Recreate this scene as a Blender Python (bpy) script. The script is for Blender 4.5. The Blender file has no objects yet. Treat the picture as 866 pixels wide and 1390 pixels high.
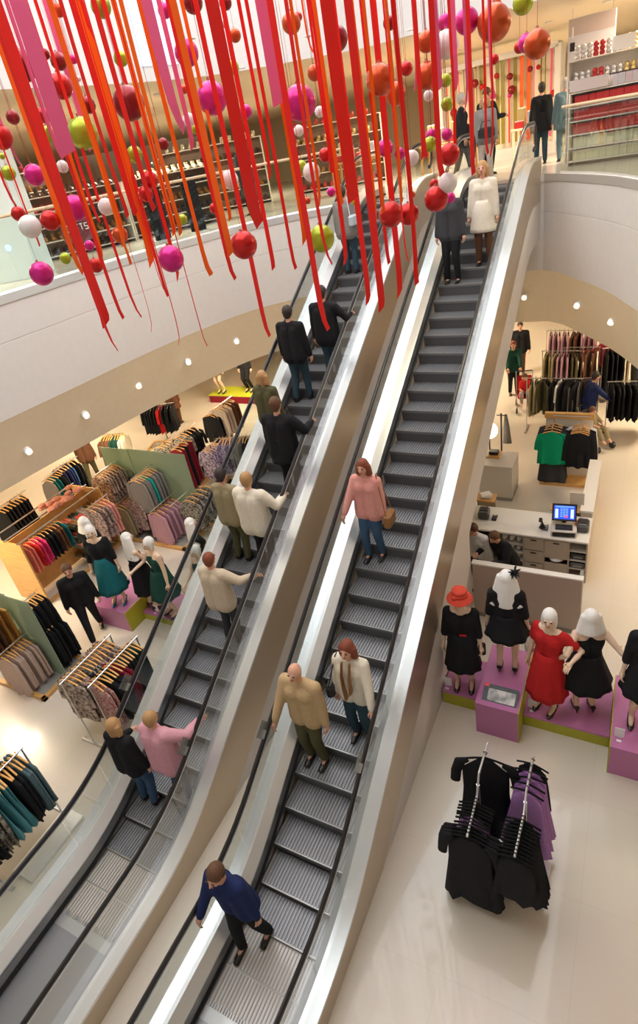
import bpy, math, random
from mathutils import Vector, Matrix, Euler
random.seed(7)
SC = bpy.context.scene
COL = SC.collection
PI = math.pi
T30 = math.tan(PI/6)
FL = -7.45      # shop floor
UP = -1.25      # upper floor
# ---------------------------------------------------------------- camera
FOC = 791.505
CAMR = Matrix.Rotation(0.55643053, 3, 'Z') @ Matrix.Rotation(1.0627808, 3, 'X') @ Matrix.Rotation(-0.19104103, 3, 'Z')
cd = bpy.data.cameras.new('camera'); cam = bpy.data.objects.new('camera', cd); COL.objects.link(cam)
cam.rotation_euler = CAMR.to_euler()
cd.sensor_fit = 'VERTICAL'; cd.sensor_height = 36.0
cd.lens = FOC*36.0/1390.0
cd.shift_y = -(695-650)/1390.0
cd.clip_start = .05; cd.clip_end = 200
SC.camera = cam
def ray(x, y): return CAMR @ Vector(((x-433)/FOC, -(y-650)/FOC, -1.0))
def at(x, y, z):
    d = ray(x, y); return d*(z/d.z)
def atd(x, y, depth): return ray(x, y)*depth
def onesc(x, y, c):            # point over the escalator slope  z = T30*Y - c
    d = ray(x, y); return d*(-c/(d.z-T30*d.y))
# ---------------------------------------------------------------- materials
MATS = {}
def mat(name, col, rough=.6, metal=0, noise=0, nscale=8, emis=None, estr=0, bump=0, bscale=40, sheen=0, spec=.5, stretch=None, col2=None, coat=0, aniso=0):
    if name in MATS: return MATS[name]
    m = bpy.data.materials.new(name); m.use_nodes = True
    nt = m.node_tree; b = nt.nodes['Principled BSDF']
    b.inputs['Base Color'].default_value = (*col, 1)
    b.inputs['Roughness'].default_value = rough
    b.inputs['Metallic'].default_value = metal
    b.inputs['Specular IOR Level'].default_value = spec
    if sheen: b.inputs['Sheen Weight'].default_value = sheen
    if coat: b.inputs['Coat Weight'].default_value = coat; b.inputs['Coat Roughness'].default_value = .1
    if emis: b.inputs['Emission Color'].default_value = (*emis, 1); b.inputs['Emission Strength'].default_value = estr
    if noise or col2 or bump:
        tc = nt.nodes.new('ShaderNodeTexCoord'); mp = nt.nodes.new('ShaderNodeMapping')
        if stretch: mp.inputs['Scale'].default_value = stretch
        nt.links.new(tc.outputs['Object'], mp.inputs[0])
    if noise or col2:
        n = nt.nodes.new('ShaderNodeTexNoise'); n.inputs['Scale'].default_value = nscale; n.inputs['Detail'].default_value = 4
        r = nt.nodes.new('ShaderNodeValToRGB')
        c1 = col; c2 = col2 if col2 else tuple(max(0, c*(1-noise)) for c in col)
        r.color_ramp.elements[0].position = .35; r.color_ramp.elements[1].position = .65
        r.color_ramp.elements[0].color = (*c2, 1); r.color_ramp.elements[1].color = (*c1, 1)
        nt.links.new(mp.outputs[0], n.inputs['Vector']); nt.links.new(n.outputs['Fac'], r.inputs[0]); nt.links.new(r.outputs[0], b.inputs['Base Color'])
    if bump:
        n2 = nt.nodes.new('ShaderNodeTexNoise'); n2.inputs['Scale'].default_value = bscale
        bp = nt.nodes.new('ShaderNodeBump'); bp.inputs['Strength'].default_value = bump; bp.inputs['Distance'].default_value = .02
        nt.links.new(mp.outputs[0], n2.inputs['Vector']); nt.links.new(n2.outputs['Fac'], bp.inputs['Height']); nt.links.new(bp.outputs[0], b.inputs['Normal'])
    MATS[name] = m; return m
def glassmat(name, tint, refl=.12, opac=.0):
    m = bpy.data.materials.new(name); m.use_nodes = True; nt = m.node_tree; nt.nodes.clear()
    o = nt.nodes.new('ShaderNodeOutputMaterial'); t = nt.nodes.new('ShaderNodeBsdfTransparent'); g = nt.nodes.new('ShaderNodeBsdfGlossy')
    t.inputs[0].default_value = (*tint, 1); g.inputs['Roughness'].default_value = .0
    mx = nt.nodes.new('ShaderNodeMixShader'); fr = nt.nodes.new('ShaderNodeFresnel'); fr.inputs[0].default_value = 1.45
    ml = nt.nodes.new('ShaderNodeMath'); ml.operation = 'MULTIPLY'; ml.inputs[1].default_value = refl*8
    nt.links.new(fr.outputs[0], ml.inputs[0]); nt.links.new(ml.outputs[0], mx.inputs[0]); nt.links.new(t.outputs[0], mx.inputs[1]); nt.links.new(g.outputs[0], mx.inputs[2])
    last = mx
    if opac:
        d = nt.nodes.new('ShaderNodeBsdfDiffuse'); d.inputs[0].default_value = (*tint, 1); m2 = nt.nodes.new('ShaderNodeMixShader'); m2.inputs[0].default_value = opac
        nt.links.new(mx.outputs[0], m2.inputs[1]); nt.links.new(d.outputs[0], m2.inputs[2]); last = m2
    nt.links.new(last.outputs[0], o.inputs[0]); return m
def gridfloor(name, col, line, size, rough, lw=.006):
    m = mat(name, col, rough); nt = m.node_tree; b = nt.nodes['Principled BSDF']
    tc = nt.nodes.new('ShaderNodeTexCoord'); br = nt.nodes.new('ShaderNodeTexBrick')
    br.inputs['Scale'].default_value = 1; br.inputs['Brick Width'].default_value = size; br.inputs['Row Height'].default_value = size; br.offset = 0
    br.inputs['Mortar Size'].default_value = lw; br.inputs['Mortar Smooth'].default_value = .3
    br.inputs['Color1'].default_value = (*col, 1); br.inputs['Color2'].default_value = (*[c*.985 for c in col], 1); br.inputs['Mortar'].default_value = (*line, 1)
    n = nt.nodes.new('ShaderNodeTexNoise'); n.inputs['Scale'].default_value = .8; n.inputs['Detail'].default_value = 3
    mx = nt.nodes.new('ShaderNodeMix'); mx.data_type = 'RGBA'; mx.blend_type = 'MULTIPLY'; mx.inputs[0].default_value = .1
    nt.links.new(tc.outputs['Object'], br.inputs[0]); nt.links.new(tc.outputs['Object'], n.inputs['Vector'])
    nt.links.new(br.outputs[0], mx.inputs[6]); nt.links.new(n.outputs['Color'], mx.inputs[7]); nt.links.new(mx.outputs[2], b.inputs['Base Color'])
    return m
M = dict(
    floor=gridfloor('floor_tile', (.70,.62,.51), (.64,.565,.465), 1.2, .24, .004),
    ufloor=gridfloor('upper_floor_tile', (.66,.62,.54), (.5,.45,.4), .9, .2),
    white=mat('white_plaster', (.72,.68,.64), .6, noise=.03),
    cream=mat('cream_plaster', (.88,.76,.56), .6, noise=.03),
    beige=mat('beige_ceiling', (.84,.69,.48), .4),
    wallb=mat('beige_wall', (.62,.50,.34), .6, noise=.04),
    steel=mat('brushed_steel', (.86,.87,.88), .33, .75),
    sidesteel=mat('warm_brushed_panel', (.56,.47,.36), .32, .75),
    darksteel=mat('dark_metal', (.1,.1,.1), .4, .8),
    chrome=mat('chrome', (.62,.64,.66), .3, 1),
    rubber=mat('black_rubber', (.018,.018,.02), .28, spec=.6),
    black=mat('black_plastic', (.015,.015,.017), .4),
    brush=mat('brush_strip', (.01,.01,.01), .9),
    laminate=mat('taupe_laminate', (.46,.38,.30), .5),
    laminate2=mat('grey_laminate', (.62,.57,.50), .45),
    pale=mat('pale_worktop', (.78,.74,.67), .3),
    kick=mat('grey_plinth', (.27,.26,.23), .5),
    wood=mat('beech_wood', (.66,.36,.11), .4, noise=.25, nscale=3, stretch=(1,1,12)),
    woodpale=mat('pale_wood', (.80,.42,.12), .45, noise=.2, nscale=4),
    purple=mat('purple_paint', (.50,.17,.36), .4),
    lime=mat('lime_paint', (.42,.40,.02), .45),
    paper=mat('white_card', (.86,.84,.82), .6),
    skin=mat('skin', (.68,.36,.24), .5), skin2=mat('skin_pale', (.72,.42,.30), .5),
    mann=mat('mannequin_cream', (.78,.56,.40), .4), tights=mat('sheer_tights', (.30,.20,.14), .5),
    wig=mat('white_wig', (.86,.83,.78), .6, bump=.3, bscale=18, stretch=(4,4,.4)),
)
M['glass'] = glassmat('clear_glass', (.90,.95,.93), .045)
M['gglass'] = glassmat('green_glass', (.62,.74,.58), .10, .35)
M['bglass'] = glassmat('balustrade_glass', (.92,.95,.94), .035)
M['acrylic'] = glassmat('acrylic', (.92,.94,.93), .10, .05)
for k_ in ('floor',):
    b_ = M[k_].node_tree.nodes['Principled BSDF']; b_.inputs['Coat Weight'].default_value = .35; b_.inputs['Coat Roughness'].default_value = .03
# ---------------------------------------------------------------- mesh builder
class MB:
    def __init__(s): s.v = []; s.f = []; s.mi = []; s.cur = 0; s.X = None
    def add(s, vs, fs):
        b = len(s.v)
        if s.X is not None: vs = [s.X @ Vector(q) for q in vs]
        s.v += [tuple(q) for q in vs]; s.f += [tuple(b+i for i in f) for f in fs]; s.mi += [s.cur]*len(fs); return s
    def box(s, c, d, rz=0, bev=0, R=None):
        x, y, z = [k/2 for k in d]
        if R is None: R = Matrix.Rotation(rz, 3, 'Z')
        if bev:
            b = min(bev, x*.9, y*.9, z*.9); vs = []; pts = []
            for zz, ins in ((-z, b), (-z+b, 0), (z-b, 0), (z, b)):
                X, Y = x-ins, y-ins
                q = b if ins == 0 else b*.4
                pts.append([(-X+q,-Y),(X-q,-Y),(X,-Y+q),(X,Y-q),(X-q,Y),(-X+q,Y),(-X,Y-q),(-X,-Y+q)])
                vs += [(p[0], p[1], zz) for p in pts[-1]]
            fs = [tuple(range(7, -1, -1)), tuple(range(24, 32))]
            for k in range(3):
                for i in range(8): j = (i+1) % 8; fs.append((k*8+i, k*8+j, k*8+8+j, k*8+8+i))
        else:
            vs = [(a, b_, c_) for c_ in (-z, z) for a, b_ in ((-x,-y),(x,-y),(x,y),(-x,y))]
            fs = [(3,2,1,0),(4,5,6,7),(0,1,5,4),(1,2,6,5),(2,3,7,6),(3,0,4,7)]
        return s.add([R @ Vector(q)+Vector(c) for q in vs], fs)
    def tube(s, pts, r, n=8, flat=1, caps=True, up=None):
        pts = [Vector(p) for p in pts]; rs = r if isinstance(r, (list, tuple)) else [r]*len(pts)
        vs = []; fs = []
        prev = None
        for i, p in enumerate(pts):
            d = (pts[min(i+1, len(pts)-1)]-pts[max(i-1, 0)]).normalized()
            a = Vector(up) if up else (Vector((0,0,1)) if abs(d.z) < .9 else Vector((0,1,0)))
            u = d.cross(a)
            if u.length < 1e-4: u = d.cross(Vector((1,.01,0)))
            u.normalize()
            if prev is not None and u.dot(prev) < 0 and not up: u = -u
            prev = u; w = u.cross(d).normalized()
            for k in range(n):
                t = 2*PI*k/n; vs.append(p+u*math.cos(t)*rs[i]+w*math.sin(t)*rs[i]*flat)
        for i in range(len(pts)-1):
            for k in range(n): j = (k+1) % n; fs.append((i*n+k, i*n+j, i*n+n+j, i*n+n+k))
        if caps: fs.append(tuple(range(n-1, -1, -1))); fs.append(tuple((len(pts)-1)*n+k for k in range(n)))
        return s.add(vs, fs)
    def lathe(s, prof, c=(0,0,0), n=16, sx=1, sy=1):
        vs = []; fs = []
        for r, z in prof:
            for k in range(n): t = 2*PI*k/n; vs.append((c[0]+r*math.cos(t)*sx, c[1]+r*math.sin(t)*sy, c[2]+z))
        m = len(prof)
        for i in range(m-1):
            for k in range(n): j = (k+1) % n; fs.append((i*n+k, i*n+j, i*n+n+j, i*n+n+k))
        fs.append(tuple(range(n-1, -1, -1))); fs.append(tuple((m-1)*n+k for k in range(n)))
        return s.add(vs, fs)
    def ball(s, c, r, n=12, m=8, sc=(1,1,1), R=None):
        vs = []; fs = []; c = Vector(c)
        for i in range(1, m):
            a = PI*i/m
            for k in range(n):
                t = 2*PI*k/n; q = Vector((r*sc[0]*math.sin(a)*math.cos(t), r*sc[1]*math.sin(a)*math.sin(t), r*sc[2]*math.cos(a)))
                vs.append(c+(R @ q if R else q))
        q0 = Vector((0,0,r*sc[2])); top = len(vs); vs.append(c+(R @ q0 if R else q0)); vs.append(c-(R @ q0 if R else q0))
        for i in range(m-2):
            for k in range(n): j = (k+1) % n; fs.append((i*n+k, i*n+n+k, i*n+n+j, i*n+j))
        for k in range(n):
            j = (k+1) % n; fs.append((top, k, j)); fs.append((top+1, (m-2)*n+j, (m-2)*n+k))
        return s.add(vs, fs)
    def prism(s, poly, z0, z1):
        n = len(poly); vs = [(x, y, z0) for x, y in poly]+[(x, y, z1) for x, y in poly]
        fs = [tuple(range(n-1, -1, -1)), tuple(range(n, 2*n))]+[(i, (i+1) % n, n+(i+1) % n, n+i) for i in range(n)]
        return s.add(vs, fs)
    def sweep(s, path, sect, closed=True):   # path: list of (y,z, nrm_y,nrm_z); section: list of (x, h) ; builds along Y/Z plane
        n = len(sect); vs = []; fs = []
        for (y, z, ny, nz) in path:
            for (x, h) in sect: vs.append((x, y+ny*h, z+nz*h))
        for i in range(len(path)-1):
            for k in range(n if closed else n-1): j = (k+1) % n; fs.append((i*n+k, i*n+n+k, i*n+n+j, i*n+j))
        if closed: fs.append(tuple(range(n))); fs.append(tuple((len(path)-1)*n+k for k in range(n-1, -1, -1)))
        return s.add(vs, fs)
    def build(s, name, mats, parent=None, smooth=True, loc=None, angle=40):
        me = bpy.data.meshes.new(name); me.from_pydata(s.v, [], s.f)
        if not isinstance(mats, (list, tuple)): mats = [mats]
        for m in mats: me.materials.append(M[m] if isinstance(m, str) else m)
        if len(mats) > 1: me.polygons.foreach_set('material_index', s.mi)
        if smooth:
            me.polygons.foreach_set('use_smooth', [True]*len(me.polygons))
            try: me.set_sharp_from_angle(angle=math.radians(angle))
            except Exception: pass
        me.update()
        o = bpy.data.objects.new(name, me); COL.objects.link(o)
        if parent is not None: o.parent = parent
        if loc is not None: o.location = loc
        return o
def tag(o, label, cat=None, group=None, kind=None):
    if label: o['label'] = label
    if cat: o['category'] = cat
    if group: o['group'] = group
    if kind: o['kind'] = kind
    return o
def empty(name, loc=(0,0,0), rz=0, label=None, cat=None, group=None):
    o = bpy.data.objects.new(name, None); o.empty_display_size = .1; COL.objects.link(o)
    o.location = loc; o.rotation_euler = (0,0,rz); tag(o, label, cat, group); return o
def struct(o): o['kind'] = 'structure'; return o
KIDS = {}
def copy_tree(o, parent=None):
    c = o.copy(); COL.objects.link(c)
    if parent is not None: c.parent = parent
    for ch in [k for k in o.children]: copy_tree(ch, c)
    return c
# ================================================================ the building
EDGE = [(-9.9,-3),(-9.85,1),(-9.75,3.5),(-9.62,5.2),(-9.5,6.44),(-9.42,7.3),(-9.36,8.1),(-9.22,9.25),(-8.98,10.5),(-8.6,11.7),(-8.08,12.5),(-7.43,13.08),(-6.8,13.5),(-6.2,13.9),(-5.9,14.2),(-2.02,14.2),(-1.7,13.9),(-1.07,12.94),(-.6,12.1),(-.2,11.15),(.3,9.8),(.8,8.0),(1.3,6),(1.8,3),(2.1,-1)]
def smooth_edge(E):
    out = []
    for i in range(len(E)-1):
        p0 = E[max(i-1,0)]; p1 = E[i]; p2 = E[i+1]; p3 = E[min(i+2,len(E)-1)]
        if p1 == (-5.9,14.2) or p2 == (-5.9,14.2) or p1 == (-2.02,14.2): out.append(p1); continue
        for k in range(4):
            t = k/4; out.append(tuple(.5*((2*p1[a])+(-p0[a]+p2[a])*t+(2*p0[a]-5*p1[a]+4*p2[a]-p3[a])*t*t+(-p0[a]+3*p1[a]-3*p2[a]+p3[a])*t**3) for a in (0,1)))
    out.append(E[-1]); return out
ED = smooth_edge(EDGE)
CX, CY = -4.2, 5.0
def off(p, d):          # push an edge point away from the void
    v = Vector((p[0]-CX, p[1]-CY)); v.normalize(); return (p[0]+v.x*d, p[1]+v.y*d)
def far(p): return off(p, 24)
def ringmesh(name, rings, m, flip=False):
    mb = MB(); n = len(ED); vs = []; fs = []
    for (d, z) in rings: vs += [(*off(p, d), z) for p in ED]
    for r in range(len(rings)-1):
        for i in range(n-1): q = (r*n+i, r*n+i+1, (r+1)*n+i+1, (r+1)*n+i); fs.append(q if not flip else q[::-1])
    mb.add(vs, fs); return struct(mb.build(name, m))
mb = MB(); mb.box((-9,13,FL-.1), (46,40,.2)); struct(mb.build('floor', 'floor', smooth=False))
ringmesh('floor_upper', [(0,UP),(24,UP)], 'ufloor')
ringmesh('trim_1', [(-.03,UP-.12),(-.03,UP+.02),(.07,UP+.02)], 'steel')
mb = MB()
ringmesh('wall_balcony', [(-.01,UP-.05),(-.01,-1.95),(0,-1.955),(0,-1.965),(-.01,-1.97),(-.01,-3.15)], 'white')
ringmesh('wall_soffit', [(-.01,-3.15),(.02,-3.2),(.45,-4.45)], 'cream')
ringmesh('ceiling_lower', [(.45,-4.45),(24,-4.45)], 'cream')
ringmesh('ceiling_upper', [(.3,1.7),(24,1.7)], 'beige')
ringmesh('wall_bulkhead', [(.3,1.7),(.3,5.2)], 'white')
mb = MB(); mb.box((-4,6,5.3), (20,26,.2)); struct(mb.build('ceiling', 'white', smooth=False))
mb = MB(); mb.box((-9,31,-1), (46,.2,13)); struct(mb.build('wall_back', 'wallb', smooth=False))
mb = MB(); mb.box((-27,10,-1), (.2,44,13)); struct(mb.build('wall_left', 'wallb', smooth=False))
mb = MB(); mb.box((12,10,-1), (.2,44,13)); struct(mb.build('wall_right', 'wallb', smooth=False))

# ================================================================ escalators
YB, YT = 2.25, 13.0     # where the slope line meets the two levels
def pathpts(h, y0, y1, R=2.4, n=7):
    """height line h above the tread line, with rounded transitions"""
    pts = []
    def z_flat(y): return FL+h
    tl = R*math.tan(math.radians(15))
    for y in [y0+(YB-tl-y0)*k/3 for k in range(4)]: pts.append((y, FL+h, 0.0))
    for k in range(1, n+1):
        a = math.radians(30)*k/n; pts.append((YB-tl+R*math.sin(a), FL+h+R*(1-math.cos(a)), a))
    yb = pts[-1][0]; zb = pts[-1][1]
    R2 = R*.8; tl2 = R2*math.tan(math.radians(15)); ye = YT-tl2*math.cos(PI/6)
    for k in range(1, 16):
        y = yb+(ye-yb)*k/15; pts.append((y, zb+(y-yb)*T30, PI/6))
    yc = YT+tl2; zt = zb+(YT-yb)*T30
    for k in range(1, n+1):
        a = PI/6*(1-k/n); pts.append((yc-R2*math.sin(a), zt-R2*(1-math.cos(a)), a))
    for k in range(1, 4): pts.append((yc+(y1-yc)*k/3, zt, 0.0))
    return [(y, z, 0, 1) for y, z, a in pts]
def slopez(y, h=0):
    P = pathpts(h, -1, 15)
    for a, b in zip(P, P[1:]):
        if a[0] <= y <= b[0]: return a[1]+(b[1]-a[1])*(y-a[0])/max(1e-6, b[0]-a[0])
    return P[-1][1] if y > 10 else P[0][1]
Y0, Y1 = -.35, 14.25
def escalator(cx, label, sign_spots=()):
    E = empty('escalator', (cx, 0, 0), 0, label, 'escalator', None)
    # outer decks, inner decks, skirts, side panels, lower cladding
    for sgn, side in ((-1,'left'),(1,'right')):
        def S(pts): return [(sgn*x, h) for x, h in (pts if sgn > 0 else pts[::-1])]
        P = pathpts(0, Y0, Y1)
        MB().sweep(P, S([(.645,.34),(.77,.35),(.77,.31),(.645,.30)])).build('outer_deck', 'steel', E)
        MB().sweep(P, S([(.645,.34),(.645,.28),(.50,.20),(.50,.235),(.60,.34)])[::-1]).build('inner_deck', 'steel', E)
        MB().sweep(P, S([(.50,.21),(.515,.21),(.515,-.10),(.50,-.10)])).build('skirt', 'skirtm', E)
        MB().sweep(P, S([(.475,.05),(.50,.085),(.50,.04)])).build('brush_strip', 'brush', E)
        MB().sweep(P, S([(.745,.31),(.765,.31),(.765,-.50),(.745,-.50)])).build('side_panel', 'sidesteel', E)
        PL = [(y, max(z, FL+.02) , 0, 1) for y, z, _, _ in P]
        mb = MB(); n = len(P); vs = []; fs = []
        for (y, z, _, _) in P:
            zt = max(z-.50, FL+.004); zb = max(z-1.28, FL+.002)
            vs += [(sgn*.76, y, zt), (sgn*.76, y, zb), (sgn*.70, y, zb), (sgn*.70, y, zt)]
        for i in range(n-1):
            for k in range(4): j = (k+1) % 4; fs.append((i*4+k, i*4+4+k, i*4+4+j, i*4+j))
        mb.add(vs, fs).build('lower_cladding', 'white', E)
        # handrail
        H = pathpts(.96, Y0+.35, Y1-.1)
        pts = [(sgn*.62, y, z) for y, z, _, _ in H]
        yb, zb = H[0][0], H[0][1]; yt, zt = H[-1][0], H[-1][1]
        lo = [(sgn*.62, yb-.24*math.sin(a), zb-.24+.24*math.cos(a)) for a in [PI*k/8 for k in range(8, 0, -1)]]
        hi = [(sgn*.62, yt+.24*math.sin(a), zt-.24+.24*math.cos(a)) for a in [PI*k/8 for k in range(1, 9)]]
        MB().tube(lo+pts+hi, .04, 10, flat=.62, up=(1,0,0)).build('handrail', 'rubber', E)
        MB().tube([(x, y, z-.035) for x, y, z in pts], .02, 6, up=(1,0,0)).build('handrail_guide', 'steel', E)
        # glass panels
        Lp = pathpts(.31, Y0+.2, Y1-.05); Hp = pathpts(.93, Y0+.2, Y1-.05)
        cuts = list(range(0, len(Lp)-1, 4))+[len(Lp)-1]
        for a, b in zip(cuts, cuts[1:]):
            vs = []; fs = []
            rng = list(range(a, b+1))
            for idx, i in enumerate(rng):
                yl, zl = Lp[i][0], Lp[i][1]; yh, zh = Hp[i][0], Hp[i][1]
                sh = .006 if idx == 0 else (-.006 if idx == len(rng)-1 else 0)
                for x in (.614,.626): vs += [(sgn*x, yl+sh, zl), (sgn*x, yh+sh, zh)]
            m = len(rng)
            for i in range(m-1):
                q = i*4; fs += [(q, q+4, q+5, q+1), (q+2, q+3, q+7, q+6), (q+1, q+5, q+7, q+3), (q, q+2, q+6, q+4)]
            fs += [(0,1,3,2), (m*4-4, m*4-2, m*4-1, m*4-3)]
            MB().add(vs, fs).build('glass_panel', 'bglass', E, smooth=False)
    # steps
    s = MB(); s.cur = 0
    w = .98; t = .40
    # tread with grooves as slats, curved riser
    s.box((0, .2, -.02), (w, t, .035))
    s.cur = 1
    for k in range(24): s.box((-w/2+.02+k*w/24.2+.0, .2, .003), (.014, t-.02, .012))
    s.cur = 2
    for k in range(5):
        a0 = k/5; a1 = (k+1)/5
        y0 = .0+.03*math.sin(a0*PI/2); y1 = .0+.03*math.sin(a1*PI/2)
        s.add([(-w/2, y0, -.0-.21*a0), (w/2, y0, -.21*a0), (w/2, y1, -.21*a1), (-w/2, y1, -.21*a1)], [(0,1,2,3)])
    s.cur = 3
    s.box((0, .008, .002), (w, .016, .014)); 
    for x in (-w/2+.008, w/2-.008): s.box((x, .2, .004), (.016, t, .014))
    proto = s.build('step', ['step_tread', 'step_rib', 'step_riser', 'step_edge'], E)
    first = True
    y = Y0+.9
    ys = []
    # tread fronts at equal path spacing .4 on the line (dy = .3464)
    k = 0
    yy = 1.2
    while yy < 13.3:
        ys.append(yy)
        sl = (slopez(yy+.2)-slopez(yy-.2))/.4
        yy += .40*math.cos(math.atan(sl))
    for q in ys:
        o = proto if first else copy_tree(proto, E)
        first = False
        o.location = (0, q, slopez(q))
    for (a, b, z, nm) in ((Y0, 1.2, FL, 'floor_plate'), (13.55, Y1, UP, 'floor_plate')):
        mb = MB(); mb.box((0, (a+b)/2, z-.0), (.98, b-a, .03)); mb.build(nm, 'plate', E, smooth=False)
    for (y_, z, d) in ((1.22, FL, 1), (13.53, UP, -1)):
        mb = MB()
        mb.box((0, y_-.06*d, z+.006), (.98, .12, .02))
        for k in range(30): mb.box((-.47+k*.0324, y_+.02*d, z+.012), (.01, .06, .012))
        mb.build('comb_plate', 'combm', E, smooth=False)
    for sgn, yy in sign_spots:
        z = slopez(yy, .96)
        mb = MB(); mb.box((sgn*.62, yy, z+.13), (.012, .20, .16), R=Matrix.Rotation(PI/6, 3, 'X')); o = mb.build('acrylic_plaque', 'acrylic', E, smooth=False)
        MB().box((sgn*.62, yy, z+.045), (.04,.10,.02), R=Matrix.Rotation(PI/6, 3, 'X')).build('plaque_clamp', 'chrome', o, smooth=False)
    return E
M['skirtm'] = mat('skirt_steel', (.35,.35,.35), .35, .8); M['plate'] = mat('landing_plate', (.33,.33,.34), .35, .7)
M['step_tread'] = mat('step_tread', (.20,.20,.205), .45, .6); M['step_rib'] = mat('step_rib', (.36,.36,.37), .5, .5)
M['step_riser'] = mat('step_riser', (.13,.13,.13), .5, .5); M['step_edge'] = mat('step_edge', (.42,.41,.38), .4, .7)
M['combm'] = mat('comb_metal', (.5,.5,.48), .4, .8)
E1 = escalator(-5.06, 'left escalator, crowded with riders seen from behind going up', ((1,2.9),(-1,3.3)))
E2 = escalator(-2.86, 'right escalator, running down towards the viewer beside the mannequin podiums', ((-1,3.3),(1,3.3)))
# support wall under the right escalator
poly = [(1.0, FL), (7.55, FL), (7.55, slopez(7.55)-1.0), (4.6, slopez(4.6)-1.0), (3.2, FL+.05), (1.0, FL+.02)]
mb = MB(); n = len(poly)
vs = [(-2.11, y, z) for y, z in poly]+[(-2.23, y, z) for y, z in poly]
mb.add(vs, [tuple(range(n)), tuple(range(2*n-1, n-1, -1))]+[(i, n+i, n+(i+1) % n, (i+1) % n) for i in range(n)])
struct(mb.build('wall_escalator', 'white', smooth=False))
# ================================================================ figures
PEND = []
def ik(a, b, l1, l2, bend):
    a = Vector(a); b = Vector(b); d = b-a; L = d.length
    if L > (l1+l2)*.999: b = a+d*((l1+l2)*.999/L); d = b-a; L = d.length
    u = d.normalized(); x = (l1*l1-l2*l2+L*L)/(2*L); h = math.sqrt(max(0, l1*l1-x*x))
    bd = Vector(bend); bd = bd-u*bd.dot(u)
    if bd.length < 1e-4: bd = Vector((0,-1,0))
    return a+u*x+bd.normalized()*h, b
def chain(mb, pts, n=10):
    """tapered limb: rings along the points plus rounded joints (merged later by remeshing)"""
    mb.tube([p for p, r in pts], [r for p, r in pts], n)
    for p, r in pts: mb.ball(p, r*1.0, n, 6)
def pend(mb, name, mats, parent, voxel, extra=None, it=4):
    o = mb.build(name, mats[0], parent, smooth=False)
    m = o.modifiers.new('r', 'REMESH'); m.mode = 'VOXEL'; m.voxel_size = voxel
    s = o.modifiers.new('s', 'SMOOTH'); s.iterations = it; s.factor = .5
    PEND.append((o, mats, extra)); return o
def bake_all():
    bpy.context.view_layer.update()
    dg = bpy.context.evaluated_depsgraph_get()
    out = []
    for o, mats, ex in PEND:
        me = bpy.data.meshes.new_from_object(o.evaluated_get(dg)); out.append(me)
    for (o, mats, ex), me in zip(PEND, out):
        o.modifiers.clear()
        if ex is not None:
            V = [tuple(v.co) for v in me.vertices]; F = [tuple(p.vertices) for p in me.polygons]; MI = [0]*len(F); b = len(V)
            V += ex.v; F += [tuple(b+i for i in f) for f in ex.f]; MI += ex.mi
            me = bpy.data.meshes.new(o.name); me.from_pydata(V, [], F)
            for m in mats: me.materials.append(M[m])
            me.polygons.foreach_set('material_index', MI)
        else:
            me.materials.clear(); me.materials.append(M[mats[0]])
        me.polygons.foreach_set('use_smooth', [True]*len(me.polygons)); me.update()
        o.data = me
for nm, c in dict(black=(.012,.012,.014), navy=(.015,.025,.10), charcoal=(.05,.05,.055), cream=(.78,.70,.56), beige=(.62,.50,.36), pink=(.70,.34,.40), rose=(.75,.33,.28), grey=(.30,.30,.31), olive=(.10,.09,.04), brown=(.14,.06,.03), tan=(.55,.38,.20), jeans=(.05,.10,.18), darkjeans=(.03,.06,.08), teal=(.01,.13,.15), green=(.0,.30,.14), dkgreen=(.01,.06,.045), red=(.55,.02,.02), burgundy=(.25,.015,.03), lilac=(.50,.25,.58), mauve=(.50,.28,.34), khaki=(.33,.27,.15), ochre=(.42,.20,.04), white=(.8,.78,.75), coral=(.80,.22,.16), greymar=(.24,.22,.20), slate=(.10,.16,.18), denim=(.05,.12,.28), yellowgreen=(.5,.5,.02), stone=(.55,.46,.38), fuchsia=(.65,.04,.16), turq=(.02,.38,.30), aqua=(.1,.3,.33)).items():
    M['c_'+nm] = mat('cloth_'+nm, c, .85, noise=.12, nscale=30, bump=.15, bscale=25, stretch=(3,3,.6), spec=.25)
M['c_floral'] = mat('cloth_floral', (.62,.50,.40), .85, col2=(.08,.04,.03), nscale=22, spec=.25)
M['c_print'] = mat('cloth_print', (.48,.43,.35), .85, col2=(.010,.010,.012), nscale=28, spec=.25)
M['c_pinkprint'] = mat('cloth_pink_print', (.62,.42,.38), .85, col2=(.10,.10,.08), nscale=26, spec=.25)
M['c_purpleprint'] = mat('cloth_purple_print', (.50,.40,.50), .85, col2=(.05,.03,.08), nscale=24, spec=.25)
M['c_check'] = mat('cloth_red_check', (.35,.03,.03), .85, col2=(.5,.42,.36), nscale=34, spec=.25)
M['h_blond'] = mat('hair_blond', (.45,.25,.10), .6, bump=.4, bscale=30, stretch=(4,4,.5)); M['h_brown'] = mat('hair_brown', (.12,.05,.02), .6, bump=.4, bscale=30, stretch=(4,4,.5))
M['h_red'] = mat('hair_auburn', (.22,.05,.02), .6, bump=.4, bscale=30, stretch=(4,4,.5)); M['h_dark'] = mat('hair_dark', (.03,.02,.015), .6, bump=.4, bscale=30, stretch=(4,4,.5)); M['h_grey'] = mat('hair_grey', (.45,.42,.38), .7)
M['eye'] = mat('eye_dark', (.02,.015,.01), .2); M['lip'] = mat('lips', (.45,.10,.08), .4); M['shoe'] = mat('shoe_leather', (.02,.015,.012), .3); M['shoeb'] = mat('blue_shoe', (.01,.10,.22), .3)
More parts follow.
